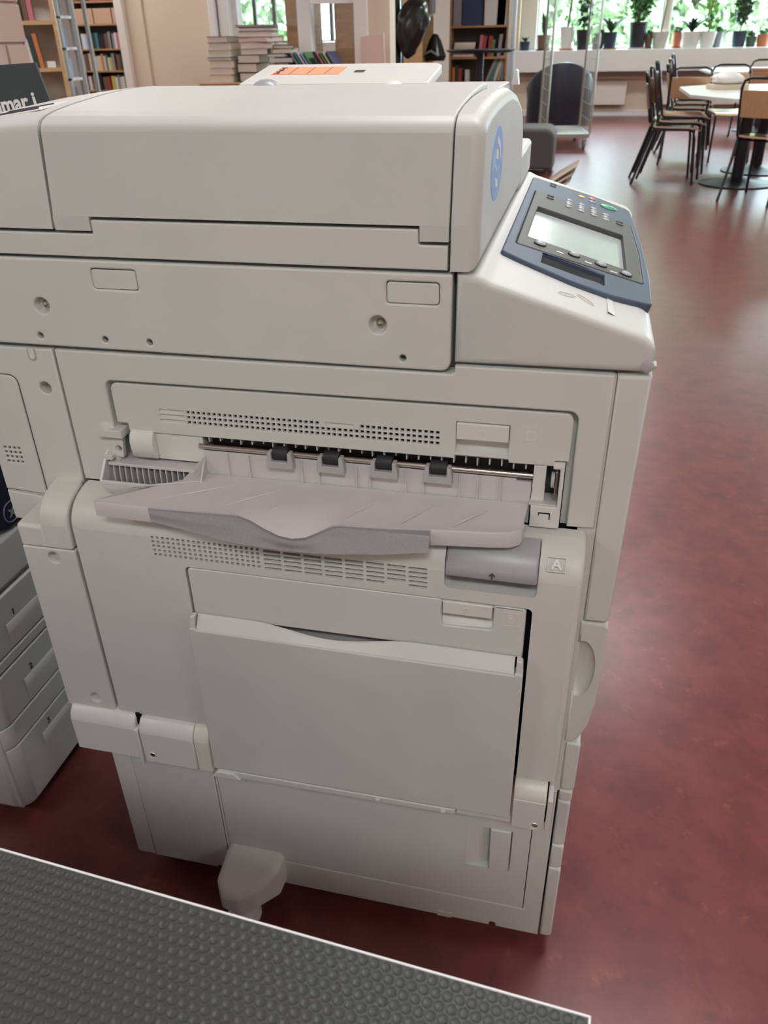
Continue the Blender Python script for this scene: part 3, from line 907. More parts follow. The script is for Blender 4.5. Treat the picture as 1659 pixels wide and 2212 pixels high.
# right end: gear, post, arm
obj('throat_post', slab(rpoly([(-.0200, .7640), (-.0068, .7640), (-.0068, .8110), (-.0192, .8110)], .0004), (), .0015, .02, 'xz', .0008), pm2, PR)
obj('drive_wheel', lathe([(.0001, -.001), (.008, -.001), (.0085, .0), (.0085, .0025), (.0001, .003)], 22, 'x', (-.0005, .004, .7955)), M['plastic_grey'], PR)
obj('steel_plate', box(.0028, .0048, -.0035, .006, .7770, .8080, .0004, 1), M['chrome'], PR)
obj('pivot_arm', slab(rpoly([(-.0192, .7440), (.0108, .7440), (.0108, .8165), (-.0002, .8165), (-.0002, .8125), (.0068, .8125), (.0068, .7690), (-.0192, .7690)], [.0008, .003, .0006, .0006, .0006, .001, .001, .0008]), (), -.0065, .006, 'xz', .001), pm2, PR)
obj('arm_shelf', box(-.0215, .0066, -.006, .02, .7690, .7715, .0006, 1), M['plastic_tray'], PR)
obj('arm_slot', join([box(-.0110, .0010, -.0072, -.006, .7610, .7620), box(0, .0010, -.0072, -.006, .7545, .7620), box(-.0110, -.0100, -.0072, -.006, .7585, .7620)]), M['dark'], PR)
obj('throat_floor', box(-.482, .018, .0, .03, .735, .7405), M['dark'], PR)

# ---- folded-out exit tray
fe = [(-.4835, -.0655, .7562), (-.4180, -.0665, .7562), (-.3262, -.0625, .7562), (-.3180, -.0628, .7560), (-.3040, -.0645, .7525), (-.2870, -.0690, .7465), (-.2710, -.0722, .7420), (-.2560, -.0730, .7405), (-.2420, -.0715, .7425), (-.2280, -.0668, .7485), (-.2150, -.0620, .7550), (-.2070, -.0608, .7562), (-.1600, -.0580, .7568), (-.1140, -.0530, .7575), (-.0560, -.0470, .7580), (-.0350, -.0430, .7580), (-.0260, -.0360, .7580), (-.0238, -.0260, .7580)]
def tray_back(x):
    xb = max(-.3790, min(-.0215, -.3790 + (x + .4835) * (.3575 / .4597)))
    return xb
rows = []
for t in (0, .25, .5, .7, .85, .94, .98, 1.0):
    row = []
    for (x, y, z) in fe:
        xb = tray_back(x)
        yb, zb = .002, .7645 + .0015 * (xb + .38) / .36
        s = t
        yy = yb + (y - yb) * s
        flat = .7572
        zz = zb + (flat - zb) * min(1, s * 1.25)
        if s > .6:
            k = (s - .6) / .4
            zz = zz + (z - flat) * (k * k)
        xx = xb + (x - xb) * (s if x < -.30 else min(1, s * 1.5))
        row.append((xx, yy, zz))
    rows.append(row)
tray = obj('exit_tray', grid(rows, sharp=45, thick=.0028), M['plastic_tray'], PR)
# the tray's front lip: outer pieces straight, none over the silver grip
def lip(x_idx, h, nm='tray_lip'):
    top = [Vector(fe[i]) for i in x_idx]
    r_ = []
    for p in top:
        r_.append([p + Vector((0, .0002, -.0004)), p + Vector((0, -.0016, -.003)), p + Vector((.0, -.0010, -h)), p + Vector((0, .003, -h)), p + Vector((0, .004, -.001))])
    obj(nm, grid(r_, closed_u=True, caps=True, sharp=50), M['plastic_tray'], tray)
lip([0, 1], .0185)
lip([13, 14, 15, 16, 17], .0185)
obj('tray_end', grid([[(-.4835, -.0650, .7560), (-.4835, -.0650, .7390)], [(-.4790, -.058, .7562), (-.474, -.055, .7400)], [(-.45, -.03, .7585), (-.445, -.028, .746)]], sharp=60, thick=.002), M['plastic_tray'], tray)
sg = []
gx = [i for i in range(1, 14)]
for i in gx:
    p = Vector(fe[i])
    t = (p.x + .418) / (.418 - .114)
    bz_ = .7395 - .0135 * math.sin(math.pi * min(1, max(0, t * .96 + .02))) ** .8
    fy = -.0665 - .0085 * math.sin(math.pi * t)
    zt = p.z - .0018
    yt = min(p.y + .0005, -.0600)
    sg.append([(p.x, p.y + .004, zt), (p.x, yt - .0015, zt - .0004), (p.x, yt - .0026, zt - .0016), (p.x, (yt + fy) / 2 - .0018, (zt + bz_) / 2), (p.x, fy - .0008, bz_ + .0024), (p.x, fy - .0016, bz_ + .0010), (p.x, fy, bz_), (p.x, fy + .006, bz_ + .0015), (p.x, p.y + .006, zt - .004)])
obj('tray_grip', grid(sg, closed_u=True, caps=True, sharp=50), M['silver'], tray, label='translucent silver-grey grip')
for xs, ys, xe, ye in ((-.285, -.014, -.340, -.052), (-.335, -.012, -.412, -.050), (-.375, -.012, -.455, -.036), (-.178, -.016, -.205, -.050), (-.118, -.014, -.148, -.050), (-.062, -.014, -.094, -.045)):
    zz = lambda y: .7600 + .08 * (y + .03)
    pth = []
    for k in range(9):
        t = k / 8
        y_ = ys + (ye - ys) * t
        zrow = .7645 + (.7572 - .7645) * min(1, abs(y_) / .065 * 1.25)
        pth.append((xs + (xe - xs) * t, y_, zrow + .0004 * math.sin(math.pi * t) + .0002))
    obj('tray_rib', tube(pth, [.0004 + .0008 * math.sin(math.pi * k / 8) for k in range(9)], 6), M['plastic_tray'], tray)
obj('tray_side_flap', slab([(-.030, .7465), (-.016, .7620), (-.004, .7790), (.006, .7860), (.008, .7580), (-.012, .7500)], (), -.3805, -.3785, 'yz', .0005), M['plastic_tray'], tray)
obj('tray_pocket_wall', grid([[(-.4180, -.0240, .7460), (-.4180, -.0240, .7400)], [(-.3960, -.0120, .7690), (-.3960, -.0120, .7500)], [(-.3800, .0030, .7862), (-.3800, .0030, .7560)]], sharp=60, thick=.0015), M['plastic_tray'], tray)

# ---- door A (lower door) with vents, latch well and bypass opening
pA = [(.0, .4165), (YA, .4165), (YA, .704), (-.0468, .7125), (-.0440, .7190), (-.0395, .7255), (-.0330, .7315), (-.024, .7362), (-.012, .7398), (.0, .7418)]
bodyA = slab(pA, (), .0405, -.5362, 'yz', .006, 4, back=True)
cut = []
xk = -.4345
while xk < -.3030:
    for r_i in range(5):
        zc = .7040 - .0057 * r_i
        cut.append(box(xk, xk + .0034, YA - .004, YA + .006, zc - .0017, zc + .0017))
    xk += .00628
xk = -.3005
for c_i in range(8):
    for r_i in range(5):
        if (c_i, r_i) in ((0, 4), (1, 4), (6, 4)) and r_i == 4 and c_i == 6:
            continue
        zc = .7030 - .0057 * r_i
        cut.append(box(xk, xk + .0198, YA - .004, YA + .006, zc - .0014, zc + .0018))
    xk += .0232
cutter = join(cut)
well = slab(rpoly([(-.1000, .6835), (-.0040, .6835), (-.0040, .76), (-.1000, .76)], [.006, .006, 0, 0]), (), -.07, -.018, 'xz', 0)
openB = slab(rpoly([(-.3990, .39), (-.0066, .39), (-.0066, .6688), (-.3990, .6688)], [0, 0, .006, .006]), (), -.07, -.030, 'xz', 0)
dA = obj('door', bool_cut(bodyA, [cutter, well, openB], 'door_a'), pm, PR, label='lower side door marked A')
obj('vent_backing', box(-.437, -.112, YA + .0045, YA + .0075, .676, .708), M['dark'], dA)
lat = [(-.0445, .7010), (-.0508, .7020), (-.0522, .7075), (-.0505, .7130), (-.0465, .7200), (-.0400, .7285), (-.031, .7340), (-.020, .7375), (-.020, .7300), (-.0400, .7150)]
lA = obj('latch', slab(lat, (), -.0050, -.0988, 'yz', .0025, 3, back=True), M['latch_grey'], dA, label='grey latch flap')
arrow(-.0505, .7075, .0075, -.0522, lA, M['bezel'], .0003)
# framed letter A lies on the rounded shoulder
LM = frame3((.0125, -.0425, .7240), (1, 0, 0), (0, .60, .80))
fr_ = [(-.0092, -.0075), (.0092, -.0075), (.0092, .0075), (-.0092, .0075)]
obj('letter_frame', moved(slab(fr_, [_off(fr_, .0005)], .0022, -.001, 'xy', 0), LM), pm2, dA)
obj('letter_mark', moved(text_mesh('A', .0150, .0012, .0003), Matrix(LM) @ Matrix.Translation((0, 0, .0018))), pm2, dA)
# door B inside the opening
bo = [(-.3965, .5985), (-.0128, .6010), (-.0128, .6670), (-.0460, .6670), (-.0460, .6655), (-.1025, .6655), (-.1025, .6670), (-.3965, .6670)]
dB = obj('door', slab(rpoly(bo, [.002, .001, .005, .0005, .0005, .0005, .0005, .005]), [rpoly([(-.1020, .6320), (-.0468, .6335), (-.0468, .6652), (-.1020, .6652)], [.004, .004, .0005, .0005])], YA + .0006, -.032, 'xz', .0015), pm, PR, label='bypass cover marked B')
obj('latch_scoop', grid([[(-.1024, -.036, .666), (-.0464, -.036, .666)], [(-.1024, -.034, .646), (-.0464, -.034, .646)], [(-.1024, -.040, .635), (-.0464, -.040, .635)], [(-.1024, YA + .001, .631), (-.0464, YA + .001, .631)]], sharp=60), pm, dB)
lB = obj('latch', slab(rect(-.1010, .6500, -.0480, .6665, .0008), (), YA - .0015, YA + .006, 'xz', .0015), pm2, dB)
arrow(-.0745, .6582, .0080, YA - .0015, lB, pm2)
letter('B', -.0282, .6515, .0150, YA + .0006, dB, pm2, .0088)
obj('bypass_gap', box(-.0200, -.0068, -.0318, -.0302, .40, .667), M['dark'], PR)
obj('bypass_throat', box(-.3985, -.0202, -.0318, -.0302, .40, .61), M['plastic_grey'], PR)

# ---- bypass tray, folded up
bt = obj('bypass_tray', slab(rpoly([(-.4000, .3530), (-.0100, .3560), (-.0100, .5905), (-.0190, .5898), (-.0190, .5878), (-.3905, .5890), (-.3905, .5905), (-.4000, .5905)], [.002, .002, .004, .001, .001, .001, .001, .004]), (), YT, -.050, 'xz', .002), M['plastic_scuff'], PR)
def wave(x):
    t = (x + .325) / (.195)
    return .0115 * (0.5 - 0.5 * math.cos(2 * math.pi * t)) if 0 < t < 1 else 0.0
rows = []
for k in range(49):
    x = -.3895 + (.3695) * k / 48
    w = wave(x)
    rows.append([(x, YT + .0012, .5892), (x, -.0535 - .25 * w, .6052 - w), (x, -.0515 - .1 * w, .6056 - w), (x, -.0510, .5850), (x, YT + .006, .5840)])
obj('tray_lip', grid(rows, closed_u=True, caps=True, sharp=40), pm2, bt)
obj('tray_stop', slab(rpoly([(-.3995, .588), (-.3915, .588), (-.3915, .6065), (-.3965, .6065)], [0, 0, .001, .003]), (), YT + .002, -.052, 'xz', .001), pm2, bt)
obj('tray_stop', slab(rpoly([(-.0178, .588), (-.0102, .588), (-.0112, .6055), (-.0178, .6075)], [0, 0, .004, .001]), (), YT + .002, -.052, 'xz', .001), pm2, bt)
obj('tray_foot_band', slab(rpoly([(-.3985, .3385), (-.0770, .3435), (-.0770, .3525), (-.3935, .3500)], [.001, .004, .001, .002]), (), YT + .0015, -.045, 'xz', .0015), pm, bt)
obj('tray_foot_rail', slab(rpoly([(-.0760, .3445), (-.0085, .3455), (-.0085, .3545), (-.0760, .3530)], .001), (), YT + .0035, -.045, 'xz', .0012), pm, bt)
obj('tray_hinge_tab', slab([(-.4040, .3370), (-.3640, .3380), (-.3720, .3480), (-.3960, .3480)], (), YT - .001, -.05, 'xz', .0012), pm2, bt)
for x in (-.176, -.092):
    obj('tray_clip', box(x - .003, x + .003, YT - .002, YT + .002, .3470, .3505, .0005, 1), pm2, bt)

# ---- hinge covers under door A
ph = [(.0, .3400), (-.056, .3400), (YH, .3440), (YH, .3960), (-.0575, .4060), (-.050, .4145), (-.038, .4185), (.0, .4190)]
hb = [(y, z - .0035) for y, z in ph]
obj('hinge_cover', slab(ph, (), -.5085, -.6050, 'yz', .003, 3, back=True), pm2, PR)
h2 = obj('hinge_cover', slab(hb, (), -.4255, -.5035, 'yz', .002, 3, back=True), pm2, PR)
obj('hinge_slot', box(-.5090, -.5030, -.05, -.03, .345, .418), M['dark'], PR)
obj('hinge_end_cap', slab([(y, z + .0006) for y, z in hb if True], (), -.4030, -.4248, 'yz', .002, 3, back=True), M['plastic_warm'], PR)
obj('hinge_rib', box(-.5100, -.5045, YH - .0015, -.03, .3330, .398, .001, 1), pm2, PR)
def screw_hole(x, z, y, parent, r=.0062, dx=.0015):
    obj('screw_well', lathe([(r, -.0002), (r * .9, -.0006), (r * .85, -.0002), (r * .8, .0)], 20, 'y', (x, y, z)), pm2, parent)
    obj('screw', lathe([(r * .62, -.0003), (r * .55, -.0009), (r * .2, -.0007)], 12, 'y', (x + dx, y, z + .001)), M['screw'], parent)
screw_hole(-.4910, .3540, YH, h2)
prh = [(.0, .3395), (-.056, .3395), (YH, .3420), (YH, .3940), (-.0575, .4030), (-.050, .4105), (-.040, .4125), (.0, .4130)]
h3 = obj('hinge_cover', slab(prh, (), .0315, -.0075, 'yz', .0015, 3, back=True), M['plastic_warm'], PR)
obj('hinge_face', slab(rect(-.0072, .3410, .0312, .3905), (), YH - .0012, -.05, 'xz', .001), pm, h3)
screw_hole(.0195, .3500, YH - .0012, h3)
obj('hinge_side_plate', slab(rpoly([(-.055, .336), (-.02, .336), (-.02, .4300), (-.036, .4300), (-.036, .3960), (-.055, .3900)], .002), (), .0335, .0395, 'yz', .0008, 2, back=True), pm2, PR)
obj('hinge_gap', box(.0318, .0335, -.045, -.02, .34, .42), M['dark'], PR)

# ---- rear corner column
rc = obj('rear_column_cover', slab(rpoly([(-.6465, .676), (-.5395, .676), (-.5395, .9003), (-.6465, .8995)], .001), [circle(-.5591, .8549, .0068, 20)], 0, .03, 'xz', .0018), pm, PR)
obj('screw_well', lathe([(.0068, .001), (.0066, .014), (.0001, .0141)], 20, 'y', (-.5591, 0, .8549), caps=False), pm, rc)
screw(-.5580, .8549, .0135, rc, .0035)
ut = rpoly([(-.5705, .8995), (-.5705, .8860), (-.5600, .8860), (-.5600, .8995)], [0, .004, .004, 0])
ui = rpoly([(-.5685, .9002), (-.5685, .8880), (-.5620, .8880), (-.5620, .9002)], [0, .003, .003, 0])
obj('u_clip_gap', slab(ut, (), -.0002, .001, 'xz', 0), M['plastic_grey'], rc)
obj('u_clip', slab(ui, (), -.0008, .001, 'xz', .0004), pm2, rc)
rd_h = []
for i in range(4):
    for j in range(4):
        rd_h.append(rect(-.6345 + .0062 * i, .7745 - .0060 * j, -.6312 + .0062 * i, .7775 - .0060 * j))
obj('gap_shadow', slab(rpoly([(-.6475, .7180), (-.5914, .7153), (-.5914, .8684), (-.6475, .8692)], [0, .001, .011, 0]), (), -.0004, .002, 'xz', 0), M['chassis'], rc)  # dark plate showing round the rear door, painted in as its gap shadow
obj('gap_shadow', slab(rpoly([(-.6475, .6765), (-.5950, .6765), (-.5950, .7136), (-.6475, .7172)], [0, .004, .011, 0]), (), -.0004, .002, 'xz', 0), M['plastic_grey'], rc)  # grey plate round the rear grip, likewise a painted gap shadow
rd = obj('rear_door', slab(rpoly([(-.6470, .7195), (-.5925, .7165), (-.5925, .8672), (-.6470, .8680)], [.001, .001, .010, .001]), rd_h, -.0022, .004, 'xz', .0012, 2), pm, rc)
obj('vent_backing', box(-.637, -.607, .0008, .0046, .752, .780), M['dark'], rc)
fr2 = rect(-.6475, .8290, -.6255, .8470)
obj('letter_frame', slab(fr2, [_off(fr2, .0006)], -.0026, -.002, 'xz', 0), pm2, rd)
obj('rear_grip', slab(rpoly([(-.6470, .677), (-.5960, .677), (-.5960, .7125), (-.6470, .7160)], [.001, .004, .010, .001]), (), -.0025, .004, 'xz', .0015), pm, rc)
# shoulder bracket and lower column in the plane of door A
brk = obj('shoulder_cover', slab([(0, .6730), (YA, .6730)] + [(y, z - .001) for y, z in pA[2:]], (), -.5390, -.5765, 'yz', .0035, 3, back=True), pm, PR)
obj('shoulder_ledge', slab(rpoly([(.0, .6730), (YA, .6730), (YA, .7010), (.0, .7035)], [0, .002, .005, 0]), (), -.5730, -.6085, 'yz', .003, 3, back=True), pm, brk)
lc = obj('lower_column_cover', slab(rpoly([(-.6105, .4120), (-.5390, .4120), (-.5390, .6705), (-.6085, .6705)], .002), [circle(-.5688, .6580, .0074, 22), circle(-.5645, .4330, .0074, 22)], YA, -.005, 'xz', .0018), pm, PR)
for x, z in ((-.5688, .6580), (-.5645, .4330)):
    obj('recess_cup', lathe([(.0075, .001), (.0072, .011), (.0001, .0112)], 20, 'y', (x, YA, z), caps=False), pm, lc)

# ---- front stack seen edge-on: upper door, handle door, paper drawers
obj('front_upper_door', slab(rpoly([(.0490, .6250), (.0757, .6250), (.0797, .9118), (.0490, .9110)], [.001, .006, .002, .001]), (), .0005, DEP - .004, 'xz', .003), pm, PR)
hd = [(.0465, .4370), (.0540, .4355), (.0625, .4460), (.0705, .4680), (.0755, .5060), (.0768, .5500), (.0764, .6170), (.0735, .6225), (.0465, .6225)]
scoop = bmesh.new()
bmesh.ops.create_uvsphere(scoop, u_segments=24, v_segments=14, radius=1.0)
for v in scoop.verts:
    v.co = Vector((.0525 + v.co.x * .0165, .0 + v.co.y * .013, .555 + v.co.z * .042))
scm = finish(scoop, 'scoop', True, 60)
hdoor = obj('front_handle_door', bool_cut(slab(rpoly(hd, [.001, .003, .01, .02, .02, .02, .003, .003, .001]), (), .0005, DEP - .004, 'xz', .0025), [scm], 'handle_door'), pm, PR)
for nm, z0, z1, x1, rr in (('paper_drawer', .3495, .4335, .0665, .005), ('drawer_strip', .3290, .3470, .0655, .003), ('paper_drawer', .2400, .3265, .0650, .005), ('drawer_strip', .1905, .2375, .0650, .005), ('paper_drawer', .0300, .1880, .0655, .006)):
    obj(nm, slab(rpoly([(.0488, z0), (x1, z0), (x1, z1), (.0488, z1)], [.002, rr, rr, .001]), (), .0015, DEP - .004, 'xz', .003), pm, PR)

# ---- lower cabinet, left side
obj('base_rear_strip', slab(rpoly([(-.6050, .0365), (-.5738, .0365), (-.5738, .345), (-.6050, .345)], [.006, .0008, .0008, .0008]), (), .0008, .02, 'xz', .0015), pm, PR)
obj('base_side_panel', slab(rpoly([(-.5728, .0365), (-.4640, .0365), (-.4640, .0400), (-.4600, .0420), (-.4412, .0420), (-.4412, .345), (-.5728, .345)], [.0008, .001, 0, 0, .001, .0008, .0008]), (), .0, .02, 'xz', .0012), pm, PR)
bout = [(-.4400, .0300), (-.0265, .0300), (-.0265, .0360), (-.0235, .0385), (-.0195, .0385), (-.0170, .0360), (-.0170, .0300), (.0462, .0300), (.0462, .3450), (-.4400, .3450)]
bfr = obj('base_frame', slab(rpoly(bout, [.001, 0, 0, 0, 0, 0, 0, .001, .001, .001]), [rect(-.4370, .0845, .0208, .338)], .0005, .02, 'xz', .0015), pm, PR)
rcs = rect(-.0655, .1635, -.0045, .2500, .001)
bp_ = obj('base_door', slab(rect(-.4362, .0856, .0198, .337, .001), [rcs], .0012, .02, 'xz', .0010), pm, PR)
obj('handle_scoop', grid([[(-.0658, .0015, .1632), (-.0658, .0015, .2502)], [(-.054, .0045, .1632), (-.054, .0045, .2502)], [(-.042, .0095, .1632), (-.042, .0095, .2502)], [(-.032, .0150, .1632), (-.032, .0150, .2502)], [(-.0042, .0150, .1632), (-.0042, .0150, .2502)]], sharp=70), pm, bp_)
for z_ in (.1628, .2498):
    obj('scoop_end', slab([(-.0658, .0012), (-.0042, .0012), (-.0042, .0150), (-.032, .0150), (-.042, .0095), (-.054, .0045)], (), z_, z_ + .0008, 'xy', 0), pm, bp_)
obj('handle', slab(rpoly([(-.0340, .1640), (-.0062, .1640), (-.0062, .2494), (-.0340, .2494)], .001), (), -.0010, .006, 'xz', .0018), pm, bp_)
obj('number_mark', moved(text_mesh('4', .012, .0006, .0002), Matrix.Translation((.0085, .0008, .2085)) @ Matrix.Rotation(rad(90), 4, 'X')), pm2, bp_)
obj('base_clip', slab(rect(-.1050, .0290, -.0830, .0405, .0006), (), -.0004, .004, 'xz', .0006), pm, bfr)
obj('base_plate', box(-.595, .044, .03, DEP - .02, .045, .062), M['dark'], PR)
# stabiliser foot and castors
fo = rpoly([(-.4380, .010), (-.4380, -.050), (-.4250, -.0700), (-.3980, -.0700), (-.3760, -.0600), (-.3470, -.0280), (-.3450, .010)], [.001, .012, .012, .012, .015, .012, .001])
fm = slab(fo, (), .1040, .0450, 'xy', .010, 5)
for v in fm.vertices:
    if v.co.z > .050:
        v.co.z -= max(0.0, -.018 - v.co.y) * .48
ft = obj('stabiliser_foot', fm, pm2, PR)
obj('foot_screw', lathe([(.0001, .0005), (.026, .0005), (.026, .006), (.022, .008), (.022, .011), (.025, .013), (.025, .016), (.021, .018), (.021, .021), (.024, .023), (.024, .026), (.020, .028), (.020, .046), (.0001, .047)], 22, 'z', (-.4030, -.045, 0)), pm2, ft)
for x in (-.55, -.02):
    for y in (.10, .56):
        c = obj('castor', lathe([(.0001, -.011), (.018, -.011), (.0205, -.008), (.0205, .008), (.018, .011), (.0001, .011)], 18, 'y', (x, y, .0206)), M['rubber'], PR)
        obj('castor_fork', join([box(x - .014, x + .014, y - .016, y + .016, .040, .046, .002, 1), box(x - .006, x + .006, y - .016, y - .0125, .015, .042), box(x - .006, x + .006, y + .0125, y + .016, .015, .042)]), M['chassis'], c)
# ================================================================== SECOND PRINTER (left edge, faces right)
P2 = empty('floor_printer', (-1.14, .36, 0), 0, 'off-white floor printer with numbered drawers behind the copier, navy front panel', 'printer')
OFF[P2.name] = Vector((1.14, -.36, 0))
X2, Y2 = -.836, .037
def fbox(nm, z0, z1, m, x1=X2, y0=Y2, y1=.66, r=.028, parent=P2, bev=.003):
    """front piece with a rounded near corner, drawn in plan"""
    o_ = rpoly([(x1 - .16, y0), (x1, y0), (x1, y1), (x1 - .16, y1)], [0, r, r, 0], 6)
    return obj(nm, slab(o_, (), z1, z0, 'xy', bev, 3, back=True), m, parent)
obj('printer_body', box(-1.45, -.99, .04, .655, .03, .985, .01, 3), pm, P2)
obj('printer_top', slab(rect(-1.45, .04, -.845, .655, .02), (), 1.02, .985, 'xy', .006), pm2, P2)
sd = obj('side_panel', slab(rpoly([(-1.44, .0305), (-.8475, .0305), (-.8475, .44), (-1.44, .44)], .002), [rect(-1.05, .0770, -.8720, .150, .004)], .0385, .06, 'xz', .002), pm, P2)
obj('side_recess', slab(rect(-1.055, .0720, -.868, .155), (), .052, .056, 'xz', 0), pm2, sd)
for num, z0, z1 in ((3, .0305, .1645), (2, .2125, .3060), (1, .3305, .4290)):
    d = fbox('paper_drawer', z0, z1, pm)
    zc = z1 - .0300 if num != 1 else .3905
    zc = {3: .1440, 2: .2728, 1: .3890}[num]
    nm_ = text_mesh(str(num), .0165, .0006, .0003)
    obj('drawer_number', moved(nm_, frame3((X2 + .0004, .1420, zc), (0, 1, 0), (0, 0, 1))), M['ink'], d)
    gr = [[(X2 + .0002, .118 + .30 * k / 12, zc - .010), (X2 + .0012, .118 + .30 * k / 12, zc - .0112), (X2 + .0008, .118 + .30 * k / 12, zc - .030), (X2 + .0001, .118 + .30 * k / 12, zc - .048)] for k in range(13)]
    obj('drawer_grip', grid(gr, sharp=60), pm2, d)
fbox('drawer_strip', .1665, .2105, pm)
fbox('drawer_strip', .3085, .3285, pm)
bd = fbox('front_cover', .4310, .520, pm, bev=.012)
obj('front_curve', slab(rpoly([(X2 - .10, .50), (X2 - .004, .50), (X2 - .012, .56), (X2 - .012, .985), (X2 - .10, .985)], [0, .02, .05, .01, 0]), (), .05, .65, 'xz', .01), pm, P2)
ny = slab(rpoly([(.120, .600), (.150, .5330), (.190, .5185), (.60, .5185), (.60, .90), (.120, .90)], [.03, .03, .03, .02, .02, .02]), (), X2 + .0015, X2 - .02, 'yz', .004)
nv = obj('navy_front_panel', ny, M['navy_dark'], P2)
lg_o = rpoly([(.182, .5285), (.305, .5285), (.305, .5630), (.182, .5630)], .01720, 8)
obj('logo_outline', slab(lg_o, [_off(lg_o if _area(lg_o) > 0 else lg_o[::-1], .0014)], X2 + .0024, X2 + .001, 'yz', 0), M['alu'], nv)
obj('logo_lettering', moved(text_mesh('xerox', .0270, .0008, .0006), frame3((X2 + .0026, .2270, .5462), (0, 1, 0), (0, 0, 1))), M['alu'], nv)

# dark poster board standing on the second printer
sg_ = obj('poster_board', slab(rpoly([(-1.25, 1.0205), (-.8725, 1.0205), (-.9040, 1.1565), (-1.25, 1.1430)], .001), (), .62, .625, 'xz', .0005), M['sign'],
          label='dark poster board with white lettering at the left edge, standing on the floor printer', cat='poster')
ta = rad(7)
obj('lettering', moved(text_mesh('mmar i', .034, .0006, .0010, 'RIGHT'), frame3((-.9160, .6195, 1.1010), (math.cos(ta), 0, math.sin(ta)), (-math.sin(ta), 0, math.cos(ta)))), M['sticker_white'], sg_)

# ================================================================== STUDDED TABLE in the foreground
TZ = .70
e0, e1 = Vector((-.3513, -.4356)), Vector((.0523, -.4601))
ex = (e1 - e0).normalized()
ang = math.atan2(ex.y, ex.x)
TL, TD = 1.40, .62
TB = empty('studded_table', (e1.x, e1.y, 0), ang, 'table with black studded rubber top and thin white edge, in the foreground', 'table')
top = obj('rubber_top', box(-TL, -.0014, -TD, -.0014, TZ - .022, TZ, 0), M['mat_rubber'], TB)
for b_ in ((-TL, 0, -.0014, 0), (-.0014, 0, -TD, -.0014), (-TL, 0, -TD - .0014, -TD), (-TL - .0014, -TL, -TD - .0014, 0)):
    obj('edge_strip', box(b_[0], b_[1], b_[2], b_[3], TZ - .024, TZ + .0008, .0004, 1), M['edge_white'], TB)
obj('light_block_panel', box(-TL + .03, -.03, -.050, -.030, .02, TZ - .022), M['chassis'], TB)  # unseen panel, added to keep light off the floor and copier base
for x in (-TL + .03, -.05):
    obj('side_panel', box(x, x + .02, -TD + .03, -.0505, .0, TZ - .022), M['chassis'], TB)  # unseen as well, added to deepen the shade beside the copier
stud = lathe([(.0032, 0), (.0031, .00035), (.0029, .00048), (.0027, .00036), (.0001, .00036)], 14, 'z', name='stud')
stud.materials.append(M['mat_rubber'])
PX, PY = .0072, .0066
spots = []
r_i = 0
y = -.0052
while y > -TD + .01:
    x = -.0055 - (PX / 2 if r_i % 2 else 0)
    while x > -TL + .01:
        spots.append((x, y)); x -= PX
    y -= PY; r_i += 1
# the studs that lie inside the picture come first
def vis(s):
    w = Vector((e1.x + s[0] * ex.x - s[1] * ex.y, e1.y + s[0] * ex.y + s[1] * ex.x, TZ)) - Vector((0, -.72, 1.183))
    d = w.dot(Vector(RF)); u = w.dot(Vector(RX)) / d; v = w.dot(Vector(RD)) / d
    return abs(u) < 829.5 / 1715.1 and v < 1106 / 1715.1, d
cand = sorted([s for s in spots if vis(s)[0]], key=lambda s: vis(s)[1])
near = set(cand[:300])
for s in cand[:300]:
    obj('stud', stud, None, top, loc=(s[0], s[1], TZ))
bm = bmesh.new()
far_studs = [s for s in spots if s not in near]
tv, tf = [], []
bv = [v.co.copy() for v in stud.vertices]
bf = [tuple(p.vertices) for p in stud.polygons]
for s in far_studs:
    k = len(tv)
    tv += [(v.x + s[0], v.y + s[1], v.z + TZ) for v in bv]
    tf += [tuple(i + k for i in f_) for f_ in bf]
bm.free()
ms = bpy.data.meshes.new('studs'); ms.from_pydata(tv, [], tf); ms.shade_smooth(); ms.set_sharp_from_angle(angle=rad(35))
obj('stud_field', ms, M['mat_rubber'], top, kind='stuff')
# ================================================================== BOOKS AND BOOKCASES
BOOKM = {}
def book_mesh(t, h, d):
    """upright book: spine towards -y; thickness along x"""
    key = (round(t, 3), round(h, 3), round(d, 3))
    if key in BOOKM: return BOOKM[key].copy()
    c = .0025
    prof = [(0, 0), (t, 0), (t, d), (t - c, d), (t - c, c * 1.5), (c, c * 1.5), (c, d), (0, d)]
    sp_ = rpoly(prof, [c, c, 0, 0, 0, 0, 0, 0], 3)
    cov = slab(sp_, (), 0, h, 'xy', 0)
    pg = box(c, t - c, c * 1.5, d - .004, .004, h - .004)
    bm = bmesh.new()
    bm.from_mesh(cov)
    n0 = len(bm.faces)
    bm.from_mesh(pg)
    bm.faces.ensure_lookup_table()
    for f in bm.faces[n0:]:
        f.material_index = 1
    me = bpy.data.meshes.new('book')
    bm.to_mesh(me); bm.free()
    BOOKM[key] = me
    return me.copy()
ORD = ['first', 'second', 'third', 'fourth', 'fifth', 'sixth', 'seventh', 'eighth', 'ninth', 'tenth', 'eleventh', 'twelfth', 'thirteenth', 'fourteenth', 'fifteenth', 'sixteenth', 'seventeenth', 'eighteenth', 'nineteenth', 'twentieth']
def place_book(col, t, h, d, loc, rot, label, group):
    return obj('book', book_mesh(t, h, d), [M['book_' + col], M['pages']], None, label, 'book', group, loc=loc, rot=rot)
